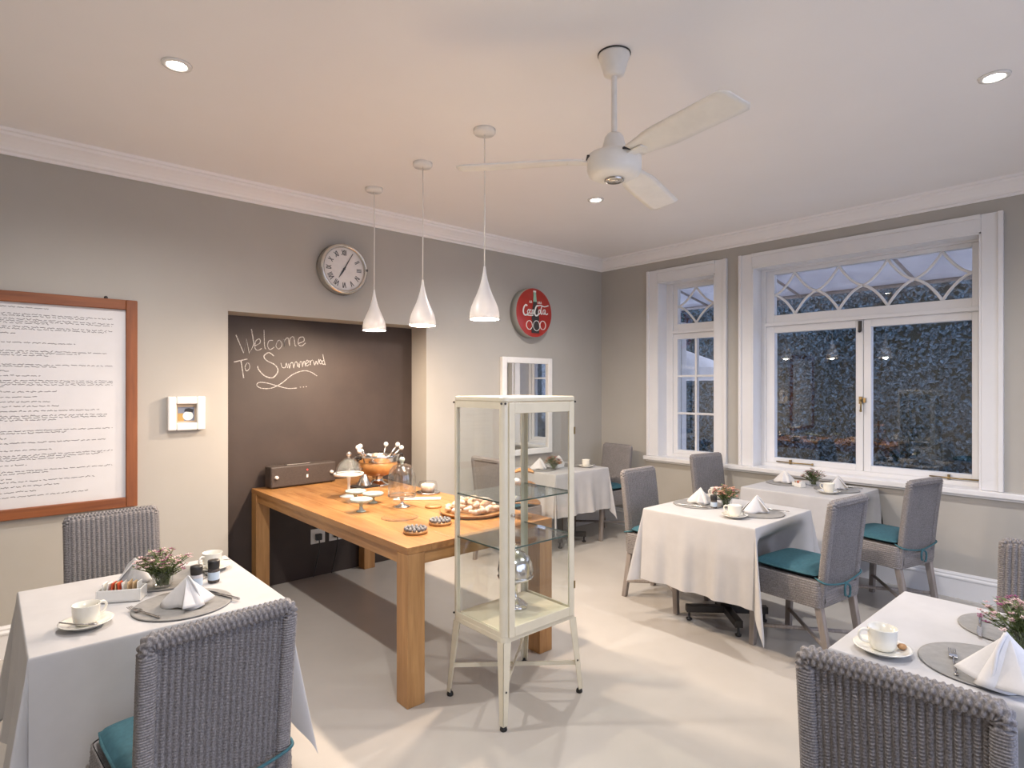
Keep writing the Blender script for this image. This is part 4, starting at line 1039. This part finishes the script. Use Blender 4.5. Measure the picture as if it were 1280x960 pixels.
for sx in (-1, 1):
    for sy in (-1, 1):
        w = .050 if sy < 0 else .034
        x1, y1 = sx*hx, sy*hy
        ppts = []
        for (cx, cy) in rrect(hx,hy,cr):
            if cx*sx > hx-.03 and cy*sy > hy-.03: ppts.append((cx, cy))
        # angle post: curved outer skin with real thickness
        inner = [(p[0]-sx*.004, p[1]-sy*.004) for p in ppts]
        if sx*sy < 0: pass
        MB().prism(ppts+inner[::-1], z0+.03, z1-.024, 'xy').build('post','cream',kb)
    # side rails and side pane
    MB().box(*sorted((sx*(hx-.001), sx*(hx-.009))), -hy+.027, hy-.027, z1-.054, z1-.023).build('side_rail','cream',kb)
    MB().box(*sorted((sx*(hx-.001), sx*(hx-.009))), -hy+.027, hy-.027, z0+.029, z0+.050).build('side_rail','cream',kb)
    MB().box(*sorted((sx*(hx-.004), sx*(hx-.008))), -hy+.02, hy-.02, z0+.05, z1-.054).build('side_pane','glass',kb)
    MB().box(*sorted((sx*(hx-.004), sx*(hx-.036))), hy-.012, hy-.009, z0+.03, z1-.024).build('shelf_upright','cream',kb)
MB().box(-hx+.02,hx-.02,hy-.008,hy-.004,z0+.03,z1-.024).build('back_pane','glass',kb)
dr = MB()
dx = hx-.028; df = -hy-.010; fw = .034
dr.box(-dx,-dx+fw,df,df+.012,z0+.024,z1-.026); dr.box(dx-fw,dx,df,df+.012,z0+.024,z1-.026)
dr.box(-dx+fw,dx-fw,df,df+.012,z1-.026-.050,z1-.026); dr.box(-dx+fw,dx-fw,df,df+.012,z0+.024,z0+.070)
door = dr.build('door','cream',kb,bevel=.003)
MB().box(-dx+fw-.004,dx-fw+.004,df+.004,df+.008,z0+.066,z1-.072).build('pane','glass',door)
MB().lathe([(.0001,.024),(.008,.024),(.008,.010)],12,c=(-dx+fw*.45,-hy,.955),axis='y').build('lock','chrome',door)
for z in (.55,1.32): MB().box(dx-.002,dx+.006,df-.003,df+.003,z-.018,z+.018).build('hinge','brass',door)
for z, nm in ((1.006,'upper'),(.792,'lower')):
    sh = MB().box(-hx+.012,hx-.012,-hy+.012,hy-.012,z,z+.006).build('shelf','shelf_glass',kb)
    e = MB(); e.box(-hx+.012,hx-.012,-hy+.010,-hy+.0125,z,z+.006); e.box(-hx+.010,-hx+.0125,-hy+.012,hy-.012,z,z+.006); e.box(hx-.0125,hx-.010,-hy+.012,hy-.012,z,z+.006)
    e.build('polished_edge','shelf_edge',sh)
for (sx, sy) in ((-1,-1),(1,-1),(-1,1),(1,1)):
    x1, y1, x2, y2 = sx*(hx-.002), sy*(hy-.002), sx*.264, sy*.216
    th = .004; wl = .046; wl2 = .026
    b = MB()
    for (ax, ww) in ((0, 1), (1, 1)):
        if ax == 0: q = [(x1,y1,z0+.004),(x1-sx*wl,y1,z0+.004),(x2-sx*wl2,y2,.020),(x2,y2,.020)]; n_ = (0,-sy*th,0)
        else: q = [(x1,y1,z0+.004),(x1,y1-sy*wl,z0+.004),(x2,y2-sy*wl2,.020),(x2,y2,.020)]; n_ = (-sx*th,0,0)
        q2 = [(p[0]+n_[0],p[1]+n_[1],p[2]) for p in q]
        b.add(q+q2, [(0,1,2,3),(7,6,5,4),(0,4,5,1),(1,5,6,2),(2,6,7,3),(3,7,4,0)], False)
    lg = b.build('leg','cream',kb,bevel=.001)
    MB().lathe([(.0001,0),(.015,0),(.017,.006),(.014,.016),(.006,.020),(.006,.030)],14,c=(x2-sx*.012,y2-sy*.012,0)).build('rubber_foot','rubber',lg)
    MB().ball((x1+(x2-x1)*.55-sx*.016, y1+(y2-y1)*.55-.0*sy, .165),.0055,8,5).build('bolt','blackmetal',lg)
for s in (-1, 1):        # crossed braces between the legs
    L_ = hypot(.245,.198)
    MB().box(-L_,L_,-.004,.004,.140+(.012 if s > 0 else 0),.160+(.012 if s > 0 else 0)).build('cross_brace','cream',kb,rz=atan2(.198*s,.245))
for (x, y, z) in ((-hx+.010,-hy-.002,z1-.030),(-hx-.002,-hy+.012,z1-.030),(hx-.012,-hy-.002,z1-.028),(-hx-.002,hy-.012,z1-.030),(-hx-.002,hy-.012,z0+.042)):
    MB().ball((x,y,z),.0055,8,5).build('screw','blackmetal',kb)
cs = thing('silver_compote','ornate silver pedestal dome standing inside the glass cabinet','cake stand',(cabx+.03,caby+.03,z0+.046))
MB().lathe([(.0001,.001),(.062,.001),(.064,.008),(.052,.018),(.040,.030),(.018,.042),(.010,.06),(.009,.10),(.016,.125),(.03,.132)],32,rmod=lambda a,z_: 1+.05*cos(10*a)).build('foot','silver',cs)
MB().lathe([(.0001,.130),(.06,.135),(.088,.150),(.092,.158),(.086,.160),(.0001,.152)],36,rmod=lambda a,z_: 1+.04*cos(16*a)).build('dish','silver',cs)
MB().lathe([(.084,.160),(.088,.185),(.084,.22),(.070,.250),(.048,.272),(.022,.286),(.0001,.290)],40,rmod=lambda a,z_: 1+.045*cos(14*a+60*z_)).build('dome','silver',cs)
MB().lathe([(.006,.288),(.012,.296),(.014,.306),(.006,.316),(.0001,.318)],12).build('finial','silver',cs)

# ------------------------------------------------------------------ garden outside the windows
struct(MB().box(XW+.22,14,-12,12,-.14,-.02).box(-10,XW+.22,-12,YF-.2,-.14,-.02).build('garden_ground','paving'))
def hedge(name, x, y0, y1, hgt, lb, n, seed):
    t = thing(name, lb, 'hedge', (x,(y0+y1)/2,-.02)); rn = random.Random(seed); L = (y1-y0)/2
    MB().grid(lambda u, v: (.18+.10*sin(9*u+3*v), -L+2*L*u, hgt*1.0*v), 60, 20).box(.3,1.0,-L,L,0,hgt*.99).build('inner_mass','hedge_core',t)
    vs = []; fs = []
    for i in range(n):
        u, v = rn.random(), rn.random(); top_ = rn.random() < .08
        cx = rn.uniform(-.16,.20)+.12*sin(u*22)*cos(v*7); cy = -L+2*L*u; cz = hgt*v if not top_ else hgt+rn.uniform(-.1,.05+.05*sin(u*60))
        l = rn.uniform(.04,.075); w = l*.62; a = rn.uniform(0,6.28); e = rn.uniform(-.9,.9); ro = rn.uniform(-.9,.9)
        d = (-.25*abs(cos(e))-.1, cos(a)*cos(e), sin(a)); q = sqrt(sum(k*k for k in d)); d = [k/q for k in d]
        s = (ro*.6, -d[2], d[1]); q = sqrt(sum(k*k for k in s)); s = [k/q for k in s]
        o = len(vs)
        c = (cx,cy,cz)
        vs += [tuple(c[k]-d[k]*l/2 for k in range(3)), tuple(c[k]+s[k]*w/2-(.008 if k == 0 else 0) for k in range(3)), tuple(c[k]+d[k]*l/2 for k in range(3)), tuple(c[k]-s[k]*w/2-(.008 if k == 0 else 0) for k in range(3))]
        fs += [(o,o+1,o+2,o+3)]
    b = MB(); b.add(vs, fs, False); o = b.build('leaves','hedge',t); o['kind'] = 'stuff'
hedge('garden_hedge', 9.5, -1.5, 9.5, 2.98, 'tall clipped hedge in blue dusk outside the windows', 60000, 4)
# white garden parasol outside the small window
ps = thing('garden_parasol','white square garden parasol standing outside the small window','parasol',(6.70,4.75,-.02))
MB().lathe([(.0001,0),(.25,0),(.25,.05),(.05,.07),(.0001,.07)],24).build('base','paving',ps)
MB().lathe([(.024,.06),(.024,2.25),(.0001,2.26)],14).build('pole','canvas',ps)
b = MB(); q = .80
b.add([(-q,-q,1.80),(q,-q,1.80),(q,q,1.80),(-q,q,1.80),(0,0,2.22)],[(0,1,4),(1,2,4),(2,3,4),(3,0,4)],False)
cn = b.build('canopy','canvas',ps,solid=.006)
b = MB()
for k in range(4):
    c_ = [(-q,-q),(q,-q),(q,q),(-q,q)]; p0, p1 = c_[k], c_[(k+1) % 4]
    b.add([(p0[0],p0[1],1.80),(p1[0],p1[1],1.80),(p1[0],p1[1],1.64),(p0[0],p0[1],1.64)],[(0,1,2,3)],False)
b.build('valance','canvas',cn,solid=.005)
for (x, y, lb) in ((6.05,3.86,'white curtain post of the garden shelter outside the small window'),):
    tag(MB().box(-.05,.05,-.05,.05,0,2.3).build('garden_post','canvas',loc=(x,y,-.02),bevel=.006), lb, 'post')

# striped canvas awning over the patio, seen through the top lights
def awning_mat():
    m, nt, b = newmat('awning_canvas'); setp(b, (.55,.55,.57), .8)
    n = tex_noise(nt, 3, 4); rp = ramp(nt, n.outputs['Fac'], (.50,.50,.53), (.62,.62,.64)); nt.links.new(rp.outputs['Color'], b.inputs['Base Color'])
    t = nt.nodes.new('ShaderNodeBsdfTranslucent'); nt.links.new(rp.outputs['Color'], t.inputs['Color'])
    mx = nt.nodes.new('ShaderNodeMixShader'); mx.inputs['Fac'].default_value = .42
    nt.links.new(b.outputs[0], mx.inputs[1]); nt.links.new(t.outputs[0], mx.inputs[2]); nt.links.new(mx.outputs[0], nt.nodes['Material Output'].inputs['Surface'])
    return m
M['awning'] = awning_mat()
aw = thing('patio_awning', 'pale canvas awning over the patio, seen through the top window lights', 'awning', (XW+.22, 0, 0))
ax1 = 2.05
MB().grid(lambda u, v: (.01+ax1*u, -.6+6.2*v, 3.12-.44*u-.03*sin(pi*u)), 10, 24).build('canvas', 'awning', aw, solid=.004)
for k in range(6):
    y_ = -.6+6.2*k/5
    MB().tube([(.02, y_, 3.09), (ax1*.5, y_, 2.84), (ax1, y_, 2.65)], .016, 8).build('rib', 'chairleg', aw)
MB().tube([(ax1, -.6, 2.66), (ax1, 5.6, 2.66)], .022, 8).build('front_bar', 'chairleg', aw)
for y_ in (-.55, 5.55): MB().box(ax1-.03, ax1+.03, y_-.03, y_+.03, -.02, 2.65).build('post', 'canvas', aw)
